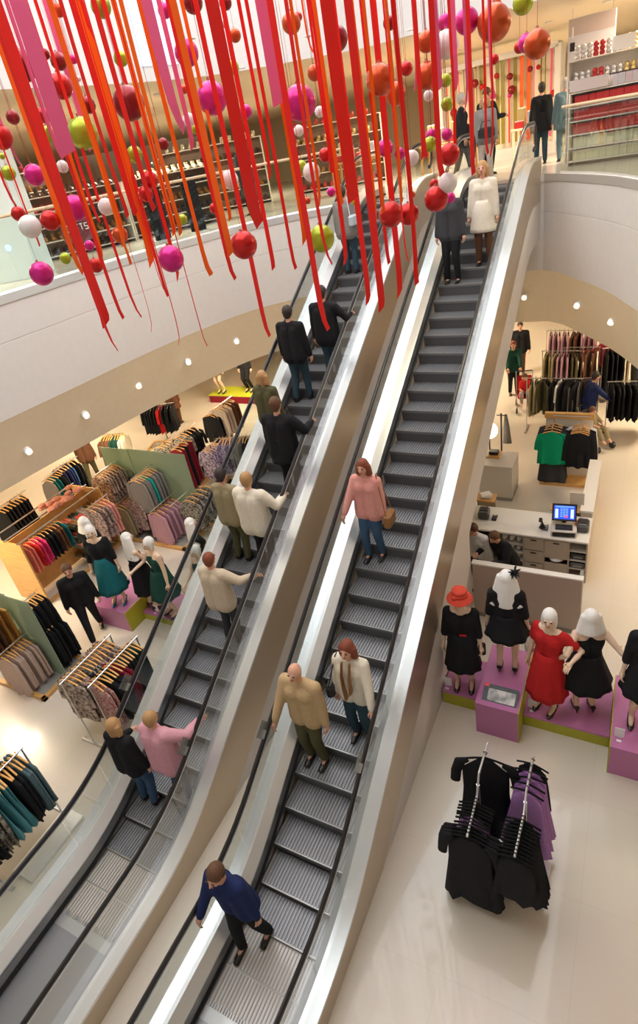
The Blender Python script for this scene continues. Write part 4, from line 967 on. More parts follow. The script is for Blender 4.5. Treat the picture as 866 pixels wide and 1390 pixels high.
crossrail(852, 468, 1.55, 1.2, [(4,'coat','c_black','black'),(2,'coat','c_cream','cream'),(4,'coat','c_charcoal','charcoal')], 'on the rail under the right balcony', 'clothes rack of black and cream coats under the right balcony', rz=.3, hang='hangblack', base='metal')
crossrail(858, 516, 1.45, 1.0, [(8,'cardigan','c_black','long black')], 'at the right edge below the balcony', 'clothes rack of long black coats at the right edge', rz=.1, hang='hangblack', base='metal', jit=.3)
# pushchairs
def pushchair(px_, py_, rz, label, clab, blanket, seatm='c_charcoal', childtop='c_khaki'):
    p = at(px_, py_, FL); E = empty('pushchair', tuple(p), rz, label, 'pushchair')
    for x in (-.22,.22):
        MB().tube([(x,-.42,1.0),(x,-.25,.55),(x,.30,.12)],.013,6).build('frame','chrome',E); MB().tube([(x,.15,.50),(x,-.30,.10)],.013,6).build('leg','chrome',E)
        for y in (-.30,.30):
            w_ = MB(); w_.lathe([(.0,-.025),(.085,-.025),(.095,0),(.085,.025),(.0,.025)],n=14); w_.v = [(z, xx, yy) for xx, yy, z in w_.v]; o = w_.build('wheel','rubber',E,loc=(x,y,.096))
    MB().tube([(-.22,-.42,1.0),(.22,-.42,1.0)],.018,8).build('handle','rubber',E)
    mb = MB(); mb.box((0,-.02,.40),(.38,.36,.05),0,.02); mb.box((0,-.24,.66),(.38,.05,.52),R=Matrix.Rotation(.3,3,'X')); mb.build('seat',seatm,E)
    C_ = empty('person', (p.x, p.y, p.z+.0), rz, clab, 'child')
    b = MB(); chain(b,[((0,-.12,.52),.10),((0,-.17,.72),.085)]); b.ball((0,-.16,.90),.088,12,8,(.95,1,1.1)); b.ball((0,-.07,.89),.015,6,5)
    for q in (-1,1): chain(b,[((q*.09,-.14,.76),.04),((q*.14,.0,.62),.032),((q*.07,.12,.60),.026)]); chain(b,[((q*.07,-.08,.50),.06),((q*.09,.18,.50),.05),((q*.09,.30,.28),.04),((q*.09,.38,.25),.032)]); 
    ex = MB()
    ex.cur = 1
    for q in (-1,1): ex.ball((q*.03,-.078,.915),.01,6,4)
    for q in (-1,1): 
        for k in range(5): ex.cur = 0; ex.tube([(q*.07+(k-2)*.009,.125,.60),(q*.07+(k-2)*.010,.165,.595)],.0055,5)
    pend(b,'body',['skin','eye'],C_,.013,ex)
    t = MB(); chain(t,[((0,-.12,.54),.115),((0,-.17,.74),.10)])
    for q in (-1,1): chain(t,[((q*.09,-.14,.76),.052),((q*.14,.0,.62),.042)]); 
    pend(t,'jacket',[childtop],C_,.016)
    t = MB()
    for q in (-1,1): chain(t,[((q*.07,-.06,.50),.075),((q*.09,.18,.51),.065),((q*.09,.28,.32),.05)])
    pend(t,'trousers',[blanket],C_,.016)
    t = MB(); t.ball((0,-.175,.925),.096,12,8,(.95,1,1.05)); pend(t,'hair',['h_brown'],C_,.014,None,2)
pushchair(712, 555, PI+.2, 'far pushchair with red hood blanket pushed by the person in dark green', 'small child in red top in the far pushchair', 'c_pinkprint', 'c_red', 'c_red')
pushchair(808, 606, -2.3, 'pushchair with black wheels beside the green blouse stand', 'toddler in khaki coat and trousers reclining in the near pushchair', 'c_khaki')
PEND[:] = [q for q in PEND if q[0].modifiers]
bake_all()
# spots on the soffit
M['spotglow'] = mat('spot_lens',(.9,.9,.88),.3,emis=(1,.9,.75),estr=.9); M['spotbody'] = mat('spot_body',(.85,.84,.82),.3)
for (x, y, w_) in ((36,611,'by the left edge of the photo'),(115,562,'second from the left edge'),(187,522,'above the black and scarlet tops'),(255,490,'above the lime podium'),(321,462,'nearest the left escalator handrail'),(713,402,'nearest the right escalator'),(785,413,'above the pink cardigans'),(832,435,'nearest the right edge')):
    # meet the soffit band: search the ray against the slanted strip
    best = None; d = ray(x, y)
    for k in range(400, 2600):
        p = d*(k*.01)
        # distance outwards of the edge curve
        if -4.4 < p.z < -3.2:
            f = (-3.2-p.z)/1.25*.43+.02
            dd = min(((Vector((p.x,p.y))-Vector(off(e, f))).length, i) for i, e in enumerate(ED))
            if best is None or dd[0] < best[0]: best = (dd[0], p.copy())
    p = best[1]; nrm = Vector((CX-p.x, CY-p.y, -1.2)).normalized()
    E = empty('spotlight', tuple(p), 0, 'small white soffit spotlight '+w_, 'spotlight', 'spotlights along the soffit')
    MB().ball((nrm*.02),.075,14,10).build('lamp_housing','spotbody',E); MB().tube([nrm*.05,nrm*.10+Vector((0,0,-.02))],[.062,.055],12).build('lamp_lens','spotglow',E)
# ================================================================ upper floor
# balustrade glass along the edge
for nm, c in (('b_red',(.50,.010,.008)),('b_dred',(.24,.008,.010)),('b_orange',(.52,.075,.010)),('b_mag',(.62,.015,.22)),('b_green',(.36,.44,.02)),('b_white',(.78,.74,.70))): M[nm] = mat(nm,c,.34,.5 if nm != 'b_white' else 0,coat=.15)
def edge_run(i0, i1, label):
    E = empty('glass_balustrade', (0,0,0), 0, label, 'balustrade'); pts = [Vector((*off(p,.06),0)) for p in ED[i0:i1]]
    c = sum(pts, Vector())/len(pts); c.z = UP; E.location = c
    for a in range(0, len(pts)-1, 2):
        seg = pts[a:a+3]; vs = []; fs = []
        for j, p in enumerate(seg):
            v = Vector((p.x-CX, p.y-CY, 0)).normalized()*.008
            q = p
            if j == 0 and len(seg) > 1: q = p.lerp(seg[1], .02)
            if j == len(seg)-1 and len(seg) > 1: q = p.lerp(seg[-2], .02)
            for o_ in (v, -v): vs += [q+o_-c+Vector((0,0,UP+.03)), q+o_-c+Vector((0,0,-.14))]
        m = len(seg)
        for i in range(m-1): b = i*4; fs += [(b,b+4,b+5,b+1),(b+2,b+3,b+7,b+6),(b+1,b+5,b+7,b+3)]
        fs += [(0,1,3,2),(m*4-4,m*4-2,m*4-1,m*4-3)]
        MB().add(vs, fs).build('glass_panel','glass',E,smooth=False)
    MB().tube([p-c+Vector((0,0,-.10)) for p in pts], .03, 10).build('wooden_handrail','railwood',E)
    MB().tube([p-c+Vector((0,0,UP+.03)) for p in pts], .025, 8).build('base_channel','steel',E)
M['railwood'] = mat('pale_rail_wood',(.70,.52,.32),.4,noise=.1)
i_l = ED.index((-5.9,14.2)); i_r = ED.index((-2.02,14.2))
edge_run(4, i_l, 'curved glass balustrade with pale wooden handrail on the left balcony')
edge_run(i_r+1, len(ED)-6, 'glass balustrade with wooden handrail on the right balcony')
# goods shelves
M['shelfm'] = mat('shelf_white',(.75,.70,.62),.4); M['shelfback'] = mat('shelf_back',(.22,.15,.10),.6); M['silver'] = mat('silver_pack',(.7,.7,.72),.25,.7); M['redpack'] = mat('red_pack',(.5,.03,.03),.3); M['creampack'] = mat('cream_pack',(.62,.60,.42),.4); M['goldpack'] = mat('gold_pack',(.7,.55,.25),.3,.6); M['darkpack'] = mat('dark_pack',(.05,.03,.03),.4)
def goods_shelf(loc, rz, w_, h, nsh, cols, label, where, prod='box', per=10, ms=('redpack',), size=(.09,.09,.13), depth=.4, words=None, lids=True):
    E = empty('shelf_unit', loc, rz, label, 'shelf unit')
    mb = MB(); mb.box((0,depth/2-.01,h/2),(w_,.02,h)); mb.build('back_panel','shelfback' if prod == 'shoe' else 'shelfm',E,smooth=False)
    for q in (-1,1): MB().box((q*w_/2,0,h/2),(.03,depth,h)).build('upright','shelfm',E,smooth=False)
    zs = [.08+(h-.1)*k/(nsh) for k in range(nsh)]+[h-.01]
    for z in zs: MB().box((0,0,z),(w_,depth,.022)).build('shelf','shelfm',E,smooth=False)
    mtx = Matrix.Translation(loc) @ Matrix.Rotation(rz,4,'Z'); protos = {}
    for si, z in enumerate(zs):
        for k in range(per):
            mi_ = (si if cols == 'row' else (k*len(ms)//per)) % len(ms); m = ms[mi_]; wd = words[mi_]
            key = m
            p = mtx @ Vector((-w_/2+.08+(w_-.16)*(k+.5)/per, -.05, z+.012))
            if key not in protos:
                mb = MB()
                if prod == 'bauble_tube':
                    for j in range(3): mb.ball((0,0,size[2]*(.17+.33*j)),size[0]*.48,10,6)
                elif prod == 'shoe': mb.tube([(0,.10,.07),(0,.04,.06),(0,-.08,.04),(0,-.13,.02)],[.05,.06,.055,.02],8,flat=.8); mb.tube([(0,.09,.05),(0,.10,.16)],[.05,.052],8); mb.box((0,-.01,.004),(.09,.27,.008),0,.002)
                else: mb.box((0,0,size[2]/2),size,0,.008)
                o = mb.build(prod,m); lid = MB()
                if prod in ('gift_box','box') and lids: lid.box((0,0,size[2]+.008),(size[0]*1.04,size[1]*1.04,.02),0,.003); lid.build('lid','darkpack',o)
                protos[key] = o
            else: o = copy_tree(protos[key])
            o.location = p; o.rotation_euler = (0,0,rz+random.uniform(-.08,.08)); tag(o, '%s %s on the %s' % (wd, prod.replace('_',' '), where), prod.replace('_',' '), '%s %ss on the %s' % (wd, prod.replace('_',' '), where))
    return E
p = at(800,222,UP)
goods_shelf((-.95,15.4,UP),-.15,1.5,1.35,5,'row','tall shelf unit of red and cream packs behind the right balustrade','front right balcony shelves','gift_box',10,('creampack','creampack','redpack','redpack','redpack','silver'),(.135,.12,.20),words=('cream','cream','red','red','red','silver'))
goods_shelf((.45,14.5,UP),-.35,1.3,1.55,5,'row','shelf unit of red and silver packs at the right edge upstairs','far right balcony shelves','gift_box',9,('creampack','creampack','redpack','redpack','silver','silver'),(.13,.12,.22),words=('cream','cream','red','red','silver','silver'))
goods_shelf((-1.15,16.3,UP),-.12,1.4,1.95,4,'col','taller shelf unit stacked with silver and red baubles upstairs','taller right balcony shelves','bauble_tube',10,('silver','redpack','silver','goldpack'),(.12,.12,.26),words=('silver','red','silver','gold'))
def sign(x, y, z, w_, h, lab, num=False):
    E = empty('hanging_sign', (x,y,z), -.1, lab, 'sign'); MB().box((0,0,0),(w_,.03,h)).build('panel','signp',E,smooth=False); 
    MB().box((0,-.018,h*.32),(w_*.98,.004,h*.34)).build('upper_band','signband',E,smooth=False)
    for q in (-1,1): MB().tube([(q*w_*.42,0,h/2),(q*w_*.42,0,1.68-z)],.006,5).build('wire','chrome',E)
    if num:
        MB().box((-w_*.40,-.02,-.06),(.10,.006,.16)).build('black_square','black',E,smooth=False); MB().box((-w_*.40,-.02,.20),(.03,.006,.2)).build('numeral','paper',E,smooth=False)
M['signp'] = mat('sign_panel',(.62,.62,.68),.4); M['signband'] = mat('sign_band',(.52,.44,.42),.5)
sign(-1.5,16.9,1.05,.95,.9,'grey hanging sign panel with small numeral above the right shelves',True)
tag(MB().box((0,0,.12),(.40,.02,.24)).build('header_card','paper',loc=(-.78,15.55,UP+1.94)),'blank white header card above the silver baubles upstairs','card')
tag(MB().box((0,0,.12),(.72,.02,.20)).build('price_board','signband',loc=(-1.35,15.15,UP+1.35)),'pinkish grey price board on the front right shelves','card')
# window display with ribbons
WX, WY = -4.35, 21.0
E = empty('window_display', (WX,WY,UP), -.12, 'white framed display case with striped red, pink and olive ribbons upstairs', 'display case')
Wd = 3.5; Hh = 2.62
MB().box((0,.25,Hh/2),(Wd,.04,Hh)).build('back_panel','cream',E,smooth=False)
mb = MB(); mb.box((-Wd/2,0,Hh/2),(.16,.5,Hh)); mb.box((Wd/2,0,Hh/2),(.16,.5,Hh)); mb.box((0,0,Hh),(Wd,.5,.14)); mb.box((0,0,.15),(Wd,.6,.30)); mb.build('frame','white',E,smooth=False)
for nm, c in (('rib_red',(.85,.015,.008)),('rib_orange',(1.0,.13,.0)),('rib_pink',(.85,.13,.28)),('rib_olive',(.26,.20,.02))): M[nm] = mat(nm,c,.42,spec=.35)
rr = random.Random(3)
for k in range(19):
    x = -Wd/2+.2+(Wd-.4)*k/18; w_ = rr.choice((.025,.04,.06,.11)); m = rr.choice(('rib_red','rib_olive','rib_pink','rib_red','rib_orange','rib_olive'))
    L = Hh-.15-rr.choice((.35,.35,.8)); MB().box((x,rr.uniform(-.12,.15),Hh-.07-L/2),(w_,.004,L)).build('display_ribbon',m,E,smooth=False)
for k in range(16): MB().ball((rr.uniform(-1.7,1.7),-.15,rr.uniform(.7,2.2)),rr.uniform(.06,.12),12,8).build('display_bauble',rr.choice(('b_red','b_green','b_mag','b_dred')),E)
# wood and gift tables behind the landing
for i, (x, y, m, lab) in enumerate(((-5.2,18.5,'wood','wooden gift table with boxes behind the up escalator landing'),(-7.4,17.2,'wood','long wooden table of parcels behind the left landing'),(-2.9,19.3,'cream','cream display table before the ribbon case'))):
    E = empty('display_table', (x,y,UP), .1*i, lab, 'table'); MB().box((0,0,.78),(1.5,.8,.05),0,.006).build('table_top',m,E,smooth=False)
    for a in (-.68,.68):
        for b in (-.34,.34): MB().box((a,b,.38),(.06,.06,.76)).build('leg',m,E,smooth=False)
    k = 0
    for a in (-.5,-.17,.17,.5):
        for b in (-.2,.18):
            mm = ('redpack','goldpack','silver','leather')[k % 4]; wd = ('red','gold','silver','brown')[k % 4]; hgt = .16+.1*((k*3) % 4); k += 1
            o = MB().box((0,0,hgt/2),(.22,.22,hgt),0,.01).build('gift_box',mm,loc=(x+a,y+b,UP+.806)); MB().box((0,0,hgt+.01),(.23,.03,.02)).build('bow','paper',o,smooth=False)
            tag(o,'%s wrapped box on the %s' % (wd, lab.split(' with ')[0].split(' of ')[0]+(' by the left landing' if i==1 else ' upstairs')),'gift box','%s wrapped boxes on table %s' % (wd, ('gift','parcel','cream')[i]))
# left: shoe shelves, pillar, clothes
def shelfrow(x, y, rz, label, where, ms, words, w_=2.2, h=1.5, nsh=4, per=12): return goods_shelf((x,y,UP),rz,w_,h,nsh,'row',label,where,'shoe',per,ms,(.1,.1,.1),words=words)
shelfrow(-12.2,11.0,1.15,'long shelf unit of dark shoes behind the left balustrade','front left shoe shelves',('darkpack','leather','darkpack','redpack','darkpack'),('black','brown','black','red','black'),2.5,1.35)
shelfrow(-11.1,13.3,.95,'second shelf unit of dark shoes farther along the left balcony','second left shoe shelves',('darkpack','darkpack','leather','darkpack','creampack'),('black','black','brown','black','cream'),2.3,1.35)
shelfrow(-15.5,11.5,1.05,'tall shelf unit with brown shoes deeper on the left','tall rear left shelves',('leather','darkpack','creampack','leather','redpack'),('brown','black','cream','brown','red'),3.4,2.0)
shelfrow(-12.5,17.5,.5,'tall shelf unit with black bags at the back left','back left shelves',('darkpack','leather','redpack','darkpack','creampack'),('black','brown','red','black','cream'),3.2,1.9)
shelfrow(-9.2,19.8,.2,'tall shelf unit with red and brown goods behind the landing','rear centre shelves',('redpack','leather','darkpack','goldpack','redpack'),('red','brown','black','gold','crimson'),3.0,1.9)
M['pillar_glass'] = mat('frosted_pillar',(.70,.80,.80),.25)
E = empty('display_pillar', (-11.15,8.1,UP), .5, 'pale frosted pillar with small coloured lights at the left edge upstairs', 'pillar'); MB().box((0,0,1.45),(1.25,.85,2.9),0,.01).build('pillar_body','pillar_glass',E,smooth=False)
for nm, c in (('fl_p',(1,.3,.6)),('fl_b',(.3,.5,1)),('fl_o',(1,.35,.1)),('fl_w',(1,.85,.6))): M[nm] = mat(nm,(.1,.1,.1),.4,emis=c,estr=2.5)
for k, (a, b, m) in enumerate(((.43,1.9,'fl_p'),(.43,1.5,'fl_b'),(.43,1.05,'fl_o'),(.43,.6,'fl_b'),(.43,2.3,'fl_o'),(.43,.35,'fl_w'))):
    MB().ball((a,-.25+.1*(k%3),b),.06,12,8,(.3,1,1)).build('light_flower',m,E); MB().ball((.25-.2*(k%3),-.43,b),.06,12,8,(1,.3,1)).build('light_flower',m,E)
E = empty('information_sign', (-10.45,9.35,UP), .7, 'burgundy information sign with white lettering behind the left glass', 'sign'); MB().box((0,0,.62),(.62,.03,.42)).build('sign_panel','burgsign',E,smooth=False) if M.setdefault('burgsign', mat('burgundy_sign',(.16,.03,.04),.4)) else 0
MB().tube([(0,.03,0),(0,.03,.6)],.02,8).build('sign_post','chrome',E)
def glyphs(parent, s, x0, z0, hgt, y, m):
    G = {'G':[(0,0,0,1),(0,1,1,1),(0,0,1,0),(1,0,1,.5),(.5,.5,1,.5)],'I':[(.5,0,.5,1)],'F':[(0,0,0,1),(0,1,1,1),(0,.55,.8,.55)],'T':[(.5,0,.5,1),(0,1,1,1)],'S':[(0,0,1,0),(1,0,1,.5),(0,.5,1,.5),(0,.5,0,1),(0,1,1,1)]}
    mb = MB()
    for i, ch in enumerate(s):
        for (a, b, c, d) in G.get(ch, []):
            ox = x0+i*hgt*.85; p = Vector((ox+a*hgt*.55, y, z0+b*hgt)); q = Vector((ox+c*hgt*.55, y, z0+d*hgt)); mb.tube([p,q],.009,4)
    return mb.build('lettering', m, parent)
glyphs(E,'GIFTS',-.20,.62,.11,-.022,'paper')
for (x, y, lab, ms, cols_) in ((-11.6,7.9,'clothes rail of red and black tops at the left edge upstairs',None,(('c_red','red'),('c_black','black'))),):
    p0 = Vector((x-.35,y,UP+1.3)); p1 = Vector((x+.35,y+.2,UP+1.3))
    Er = empty('clothes_rail', ((x),y+.1,UP), math.atan2(.2,.7), lab, 'clothes rack'); MB().tube([(-.4,0,1.3),(.4,0,1.3)],.013,8).build('rail','chrome',Er)
    for q in (-.38,.38): MB().tube([(q,0,0),(q,0,1.3)],.013,8).build('post','chrome',Er)
    fill(p0, p1, [(4,'blouse','c_red','red'),(3,'blouse','c_black','black')], 'on the rail behind the left glass upstairs','black')
# black panel stand behind the glass (left of centre)
for (x, y, lab, m) in ((-9.95,11.3,'tall black display panel with green tint behind the left glass','c_black'),(-9.55,12.15,'second tall black display panel behind the left glass','c_black')):
    E = empty('advertising_totem', (x,y,UP), 1.0, lab, 'panel'); MB().box((0,0,.62),(.36,.10,1.2),0,.01).build('panel_body',m,E,smooth=False); MB().box((0,0,.015),(.45,.3,.03)).build('foot','steel',E,smooth=False)
# small fairy lit christmas tree
E = empty('decorated_tree', (-12.4,14.6,UP), 0, 'small dark decorated tree with lights on the left balcony', 'tree')
mb = MB(); rr = random.Random(9)
for k in range(220):
    t = rr.random(); r = .55*(1-t)+.04; a = rr.uniform(0,2*PI); mb.tube([(r*.2*math.cos(a),r*.2*math.sin(a),.35+1.5*t),(r*math.cos(a),r*math.sin(a),.28+1.5*t)],[.035,.008],4)
mb.build('foliage','c_dkgreen',E); MB().tube([(0,0,0),(0,0,1.7)],.03,6).build('trunk','c_brown',E)
for k in range(24): t = rr.random(); a = rr.uniform(0,2*PI); r = .55*(1-t)+.06; MB().ball((r*math.cos(a),r*math.sin(a),.3+1.5*t),.022,6,5).build('tree_light','fl_w',E)
# downlights in the upper ceiling
M['dlight'] = mat('downlight_lens',(1,1,1),.3,emis=(1,.9,.72),estr=5)
k = 0
for (x, y) in ((44,122),(110,192),(213,128),(258,52),(420,48),(460,72),(558,40),(640,20),(845,52),(824,2),(792,64),(598,70),(40,150),(328,92),(700,10),(745,30),(500,95)):
    p = at(x, y, 1.69)
    if p.length > 60 or p.y < 0: continue
    E = empty('downlight', (p.x,p.y,1.69), 0, 'round recessed downlight glowing in the beige upper ceiling', 'downlight', 'downlights in the upper ceiling'); MB().lathe([(.0,-.004),(.055,-.004),(.055,0),(.0,0)],n=14).build('lens','dlight',E); MB().lathe([(.056,-.012),(.085,-.012),(.085,.004),(.056,.004)],n=16).build('trim_ring','spotbody',E)
# atrium ceiling lamps (they mirror in the floor)
for (x, y) in ((540,1245),(518,1262),(524,1283),(590,1095),(850,1140),(842,1245),(193,878),(28,992),(20,1285),(772,1095),(804,802),(848,862),(257,1205)):
    g = at(x, y, FL); top = 4.9 if (x in (540,518,524,590,257,20)) else 4.9
    t = (top-FL)/(0-FL); p = Vector((g.x*(1+t), g.y*(1+t), top))
    if p.x < -13.5 or p.x > 5.5 or p.y > 18: continue
    E = empty('downlight', tuple(p), 0, 'round atrium ceiling downlight mirrored as a small glint in the floor', 'downlight', 'atrium ceiling downlights'); MB().lathe([(.0,-.004),(.07,-.004),(.07,0),(.0,0)],n=14).build('lens','dlight2',E) if M.setdefault('dlight2', mat('atrium_lamp_lens',(1,1,1),.3,emis=(1,.93,.82),estr=70)) else 0
    MB().lathe([(.072,-.03),(.11,-.03),(.11,.02),(.072,.02)],n=16).build('trim_ring','spotbody',E)
# bluish clerestory window in the bulkhead
e0 = ED[ED.index((-8.98,10.5))]
def bulk(i, z): q = off(ED[i], .28); return (q[0], q[1], z)
i0 = ED.index((-8.98,10.5)); M['skyblue'] = mat('clerestory_glass',(.3,.4,.5),.2,emis=(.62,.80,1),estr=1.1)
mb = MB(); vs = [bulk(i0+1,1.95),bulk(i0+4,1.95),bulk(i0+4,4.0),bulk(i0+1,4.0)]; mb.add(vs,[(0,1,2,3)]); struct(mb.build('window_1','skyblue',smooth=False))
# ================================================================ ribbons and baubles
rng = random.Random(11)
TOPZ = 5.203
M['capm'] = mat('bauble_cap',(.5,.2,.15),.3,.8); M['thread'] = mat('red_thread',(.35,.02,.02),.6)
RIB = [] # (bottom px x, y, width px, colour, thin)
z1 = 2.887
def a1(L, ox, s):
    for (x, y, w_, c) in L: RIB.append((ox+x/s, y/s, w_/s, c))
a1([(268,600,72,'p'),(358,580,26,'p'),(700,505,52,'p'),(760,580,22,'p'),(235,622,18,'p'),(66,655,15,'p'),(315,1070,26,'o'),(606,1030,40,'o'),(403,1015,28,'o'),(511,1036,14,'o'),(492,958,24,'o'),(688,915,22,'o'),(712,918,20,'o'),(815,1078,17,'o'),
 (420,1270,44,'r'),(440,1378,20,'r'),(475,1252,15,'r'),(536,1246,13,'r'),(496,850,20,'r'),(383,870,16,'r'),(655,1162,13,'r'),(705,1097,17,'r'),(597,822,22,'r'),(155,965,8,'r'),(52,810,12,'r'),(610,1300,2.4,'r'),(718,1352,4,'r'),(808,1362,4,'r')],0,2.887)
a1([(185,822,52,'r'),(250,988,18,'r'),(97,1027,18,'r'),(240,655,15,'r'),(325,990,14,'r'),(368,890,24,'o'),(90,935,28,'o'),(90,808,16,'o'),(265,382,50,'p'),(424,755,14,'o'),(442,974,15,'r'),(519,968,18,'r'),(462,635,12,'r'),(496,750,16,'o'),(378,192,8,'o'),(538,735,60,'r'),(600,1115,22,'r'),(648,1138,30,'r'),(620,842,36,'o'),(669,970,15,'r'),(716,1088,24,'r'),(735,962,7,'r'),(775,1045,20,'r'),(655,780,14,'o'),(722,742,12,'o'),(803,578,15,'r'),(780,330,10,'p'),(8,1015,12,'o')],280,2.706)
a1([(92,685,26,'r'),(85,345,32,'p'),(220,682,20,'r'),(200,430,14,'p'),(152,355,26,'p'),(150,567,14,'r'),(272,603,11,'r'),(298,612,9,'r'),(290,385,14,'p'),(28,620,18,'r'),(5,1112,8,'r')],566,2.887)
RIB += [(363,457,7,'r'),(440,449,9,'r'),(183,290,9,'r'),(222,402,1.2,'r')]
cw = dict(p='pink',o='orange',r='red'); cm = dict(p='rib_pink',o='rib_orange',r='rib_red')
RIB = [q for q in RIB]
RIB.sort(key=lambda q: q[0])
def near(q):
    # a findable neighbour: what stands directly behind its lower tip
    x, y = q[0], q[1]
    return 'hanging low' if y > 380 else 'ending high' if y < 280 else 'ending midway'
cnt = {}
for q in RIB:
    wd = 'very wide' if q[2] > 15 else 'wide' if q[2] > 8.5 else 'narrow' if q[2] > 3.5 else 'thread-thin'
    cnt.setdefault((cw[q[3]], wd), []).append(q)
ordn = ['leftmost','second from left','third from left','fourth from left','fifth from left','sixth from left','seventh from left','eighth from left','ninth from left','tenth from left','eleventh from left','twelfth from left','thirteenth from left','fourteenth from left','fifteenth from left','sixteenth from left','seventeenth from left','eighteenth from left','nineteenth from left','twentieth from left','twenty-first from left','twenty-second from left','twenty-third from left','twenty-fourth from left','twenty-fifth from left','twenty-sixth from left','twenty-seventh from left','twenty-eighth from left','twenty-ninth from left','thirtieth from left']
for (c, wd), L in cnt.items():
    for i, (x, y, w_, cc) in enumerate(L):
        dep = rng.uniform(4.6, 6.4) if w_ < 16 else rng.uniform(4.0, 4.8)
        if x > 560: dep = rng.uniform(4.4, 5.4)
        p = atd(x, y, dep); W = w_*dep/FOC*.82; h = TOPZ-p.z
        o = MB(); n = 16; vs = []; fs = []; ang = rng.uniform(-.35,.35)+.5; ph = rng.uniform(0,6); tw = rng.uniform(-.35,.35) if W > .03 else rng.uniform(-.8,.8); curl = rng.uniform(.3,.9)*rng.choice((-1,1))
        for k in range(n+1):
            t = (k/n)**1.6; z = h*t
            a = ang+tw*math.exp(-t*3)+ (curl*math.exp(-t*h/.12) if W < .09 else 0)
            u = Vector((math.cos(a), math.sin(a), 0)); nn = Vector((-math.sin(a), math.cos(a), 0))
            off_ = nn*(.012*math.sin(ph+z*2.2))+nn*(.04*math.exp(-z/.10)*rng.choice((1,))*(1 if W < .09 else .2))
            zz = z
            L_, R_2 = u*(-W/2)+off_, u*(W/2)+off_
            zl = zz-(W*(.5 if W < .09 else .22) if k == 0 else 0); zr = zz+(W*(.25 if W < .09 else .1) if k == 0 else 0)
            vs += [L_+nn*.0012+Vector((0,0,zl)), R_2+nn*.0012+Vector((0,0,zr)), R_2-nn*.0012+Vector((0,0,zr)), L_-nn*.0012+Vector((0,0,zl))]
        for k in range(n):
            b = k*4
            for e in range(4): fs.append((b+e, b+(e+1)%4, b+4+(e+1)%4, b+4+e))
        fs += [(3,2,1,0), (n*4, n*4+1, n*4+2, n*4+3)]
        ob = o.add(vs, fs).build('ribbon', cm[cc], loc=p, angle=60)
        nth = ordn[i] if len(L) > 1 else 'the only one'
        tag(ob, ('%s %s ribbon, %s of its kind, %s' % (wd, c, nth, near((x,y)))).replace('ninth of','ninth of'), 'ribbon', 'satin ribbons hanging in the atrium')
BA = []
def a2(L, ox, s):
    for (x, y, r, c) in L: BA.append((ox+x/s, y/s, r/s, c))
a2([(88,257,56,'d'),(175,212,20,'d'),(229,240,32,'d'),(287,233,16,'m'),(238,338,46,'r'),(395,25,40,'g'),(473,230,28,'g'),(505,405,62,'d'),(645,42,27,'m'),(755,8,40,'d'),(731,208,48,'m'),(830,385,60,'m'),(50,460,26,'d'),(3,537,46,'r'),(190,526,30,'g'),(325,522,58,'g'),(345,412,30,'d'),(172,452,28,'r'),(528,605,31,'g'),(245,653,23,'w'),(33,678,28,'g'),(135,686,40,'m'),(587,705,33,'r'),(570,760,30,'r'),(295,815,48,'m'),(416,810,32,'w'),(72,838,28,'r'),(118,888,43,'w'),(196,864,38,'r'),(350,962,20,'m'),(256,1012,22,'g'),(376,1040,28,'r'),(470,920,32,'o'),(163,1072,46,'m'),(670,1014,51,'m'),(640,565,22,'d'),(715,860,20,'g'),(840,818,20,'r'),(740,470,25,'w'),(230,40,24,'o'),(768,505,20,'g'),(720,350,16,'o'),(308,308,10,'w'),(8,612,12,'g')],0,2.887)
a2([(312,85,36,'o'),(337,62,16,'r'),(478,142,43,'d'),(397,268,27,'o'),(344,378,60,'m'),(105,130,23,'o'),(97,248,24,'g'),(145,410,24,'m'),(417,411,19,'w'),(340,480,19,'w'),(437,570,25,'r'),(387,632,33,'w'),(86,661,33,'w'),(350,610,20,'g'),(423,876,49,'g'),(138,900,50,'r'),(459,705,17,'m'),(372,737,12,'o'),(638,293,53,'o'),(695,345,40,'o'),(735,252,24,'r'),(672,85,24,'d'),(657,543,30,'m'),(710,565,21,'m'),(755,580,27,'w'),(822,530,26,'g'),(828,498,23,'m'),(812,278,46,'o'),(678,788,46,'r'),(743,787,39,'r'),(757,715,12,'o'),(30,765,19,'r'),(70,10,24,'d'),(545,742,12,'g'),(65,85,14,'w')],280,2.706)
a2([(110,88,30,'m'),(38,163,38,'o'),(115,175,50,'w'),(195,82,47,'m'),(302,90,66,'o'),(308,20,24,'o'),(415,12,40,'g'),(470,173,52,'o'),(430,168,34,'m'),(402,185,22,'r'),(303,232,18,'r'),(112,315,24,'g'),(118,408,25,'g'),(118,527,22,'m'),(128,605,41,'r'),(120,717,38,'w'),(75,780,48,'r'),(130,775,21,'m'),(68,722,20,'r'),(45,375,20,'w')],566,2.887)
bc = dict(r='red',d='dark red',o='orange',m='magenta',g='lime green',w='pearl white'); bm = dict(r='b_red',d='b_dred',o='b_orange',m='b_mag',g='b_green',w='b_white')
BA.sort(key=lambda q: q[0])
cnt = {}
for q in BA:
    sz = 'large' if q[2] > 13.5 else 'medium' if q[2] > 8.7 else 'small'
    cnt.setdefault((bc[q[3]], sz), []).append(q)
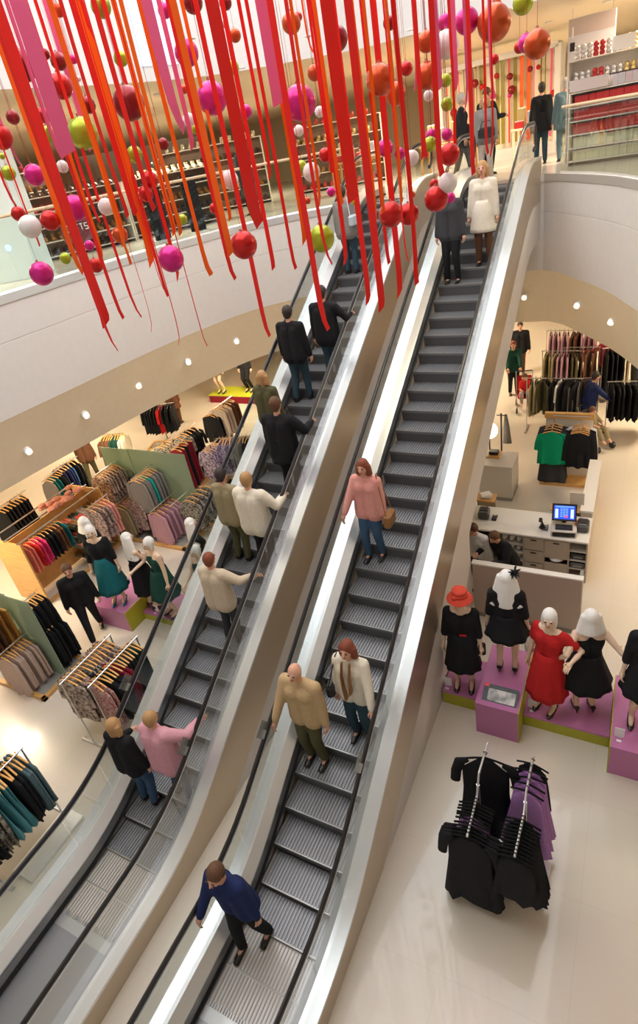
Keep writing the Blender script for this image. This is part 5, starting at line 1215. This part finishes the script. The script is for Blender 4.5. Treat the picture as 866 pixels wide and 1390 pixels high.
def nearest(q):
    o = min((p for p in BA if p is not q), key=lambda p: (p[0]-q[0])**2+(p[1]-q[1])**2)
    dx, dy = q[0]-o[0], q[1]-o[1]
    rel = ('right of' if dx > 0 else 'left of') if abs(dx) > abs(dy) else ('below' if dy > 0 else 'above')
    return '%s a %s one' % (rel, bc[o[3]])
proto = None
for (c, sz), L in cnt.items():
    for i, q in enumerate(L):
        x, y, r, cc = q
        dep = 6.6-r*.07+rng.uniform(-.25,.25); p = atd(x, y, dep); rad = r*dep/FOC*.97
        mb = MB(); mb.ball((0,0,0),rad,28,18,(1,1,1.02))
        ob = mb.build('bauble', bm[cc], loc=p)
        MB().lathe([(.0,rad*1.16),(rad*.10,rad*1.16),(rad*.12,rad*.98),(rad*.14,rad*.95),(.0,rad*.9)],n=10).build('cap','capm',ob)
        MB().tube([(0,0,rad*1.1),(0,0,TOPZ-p.z)],.0016,4).build('thread','thread',ob)
        nth = ordn[i] if len(L) > 1 else 'the only one'
        tag(ob, '%s %s bauble, %s, %s' % (sz, c, nth, nearest(q)), 'bauble', 'baubles hanging in the atrium')
# ================================================================ light
w = bpy.data.worlds.new('world'); SC.world = w; w.use_nodes = True
w.node_tree.nodes['Background'].inputs[0].default_value = (1,.95,.88,1); w.node_tree.nodes['Background'].inputs[1].default_value = .46
def area(name, loc, size, power, col, rot=(0,0,0), sy=None):
    l = bpy.data.lights.new(name, 'AREA'); l.energy = power; l.color = col; l.size = size
    if sy: l.shape = 'RECTANGLE'; l.size_y = sy
    o = bpy.data.objects.new(name, l); COL.objects.link(o); o.location = loc; o.rotation_euler = rot; return o
area('skylight_lamp', (-4.5,6.5,5.1), 8, 1050, (.90,.95,1), sy=12)
for (x, y) in ((-11.5,4),(-12,9.5),(-11.5,15),(-5,17.5),(1.2,15.5),(3,10),(-17,12),(-16,5),(-6,23),(0,21)):
    area('shop_ceiling_lamp', (x,y,-4.5), .8, 150, (1,.83,.60))
for (x, y) in ((-13,6),(-12,13),(-6,18),(0,17),(3.5,11),(-14,20),(-4,24)):
    area('upper_ceiling_lamp', (x,y,1.65), 1.2, 260, (1,.85,.65))
SC.view_settings.view_transform = 'Standard'; SC.view_settings.look = 'None'; SC.view_settings.gamma = 1; SC.view_settings.use_curve_mapping = False
SC.view_settings.exposure = .20
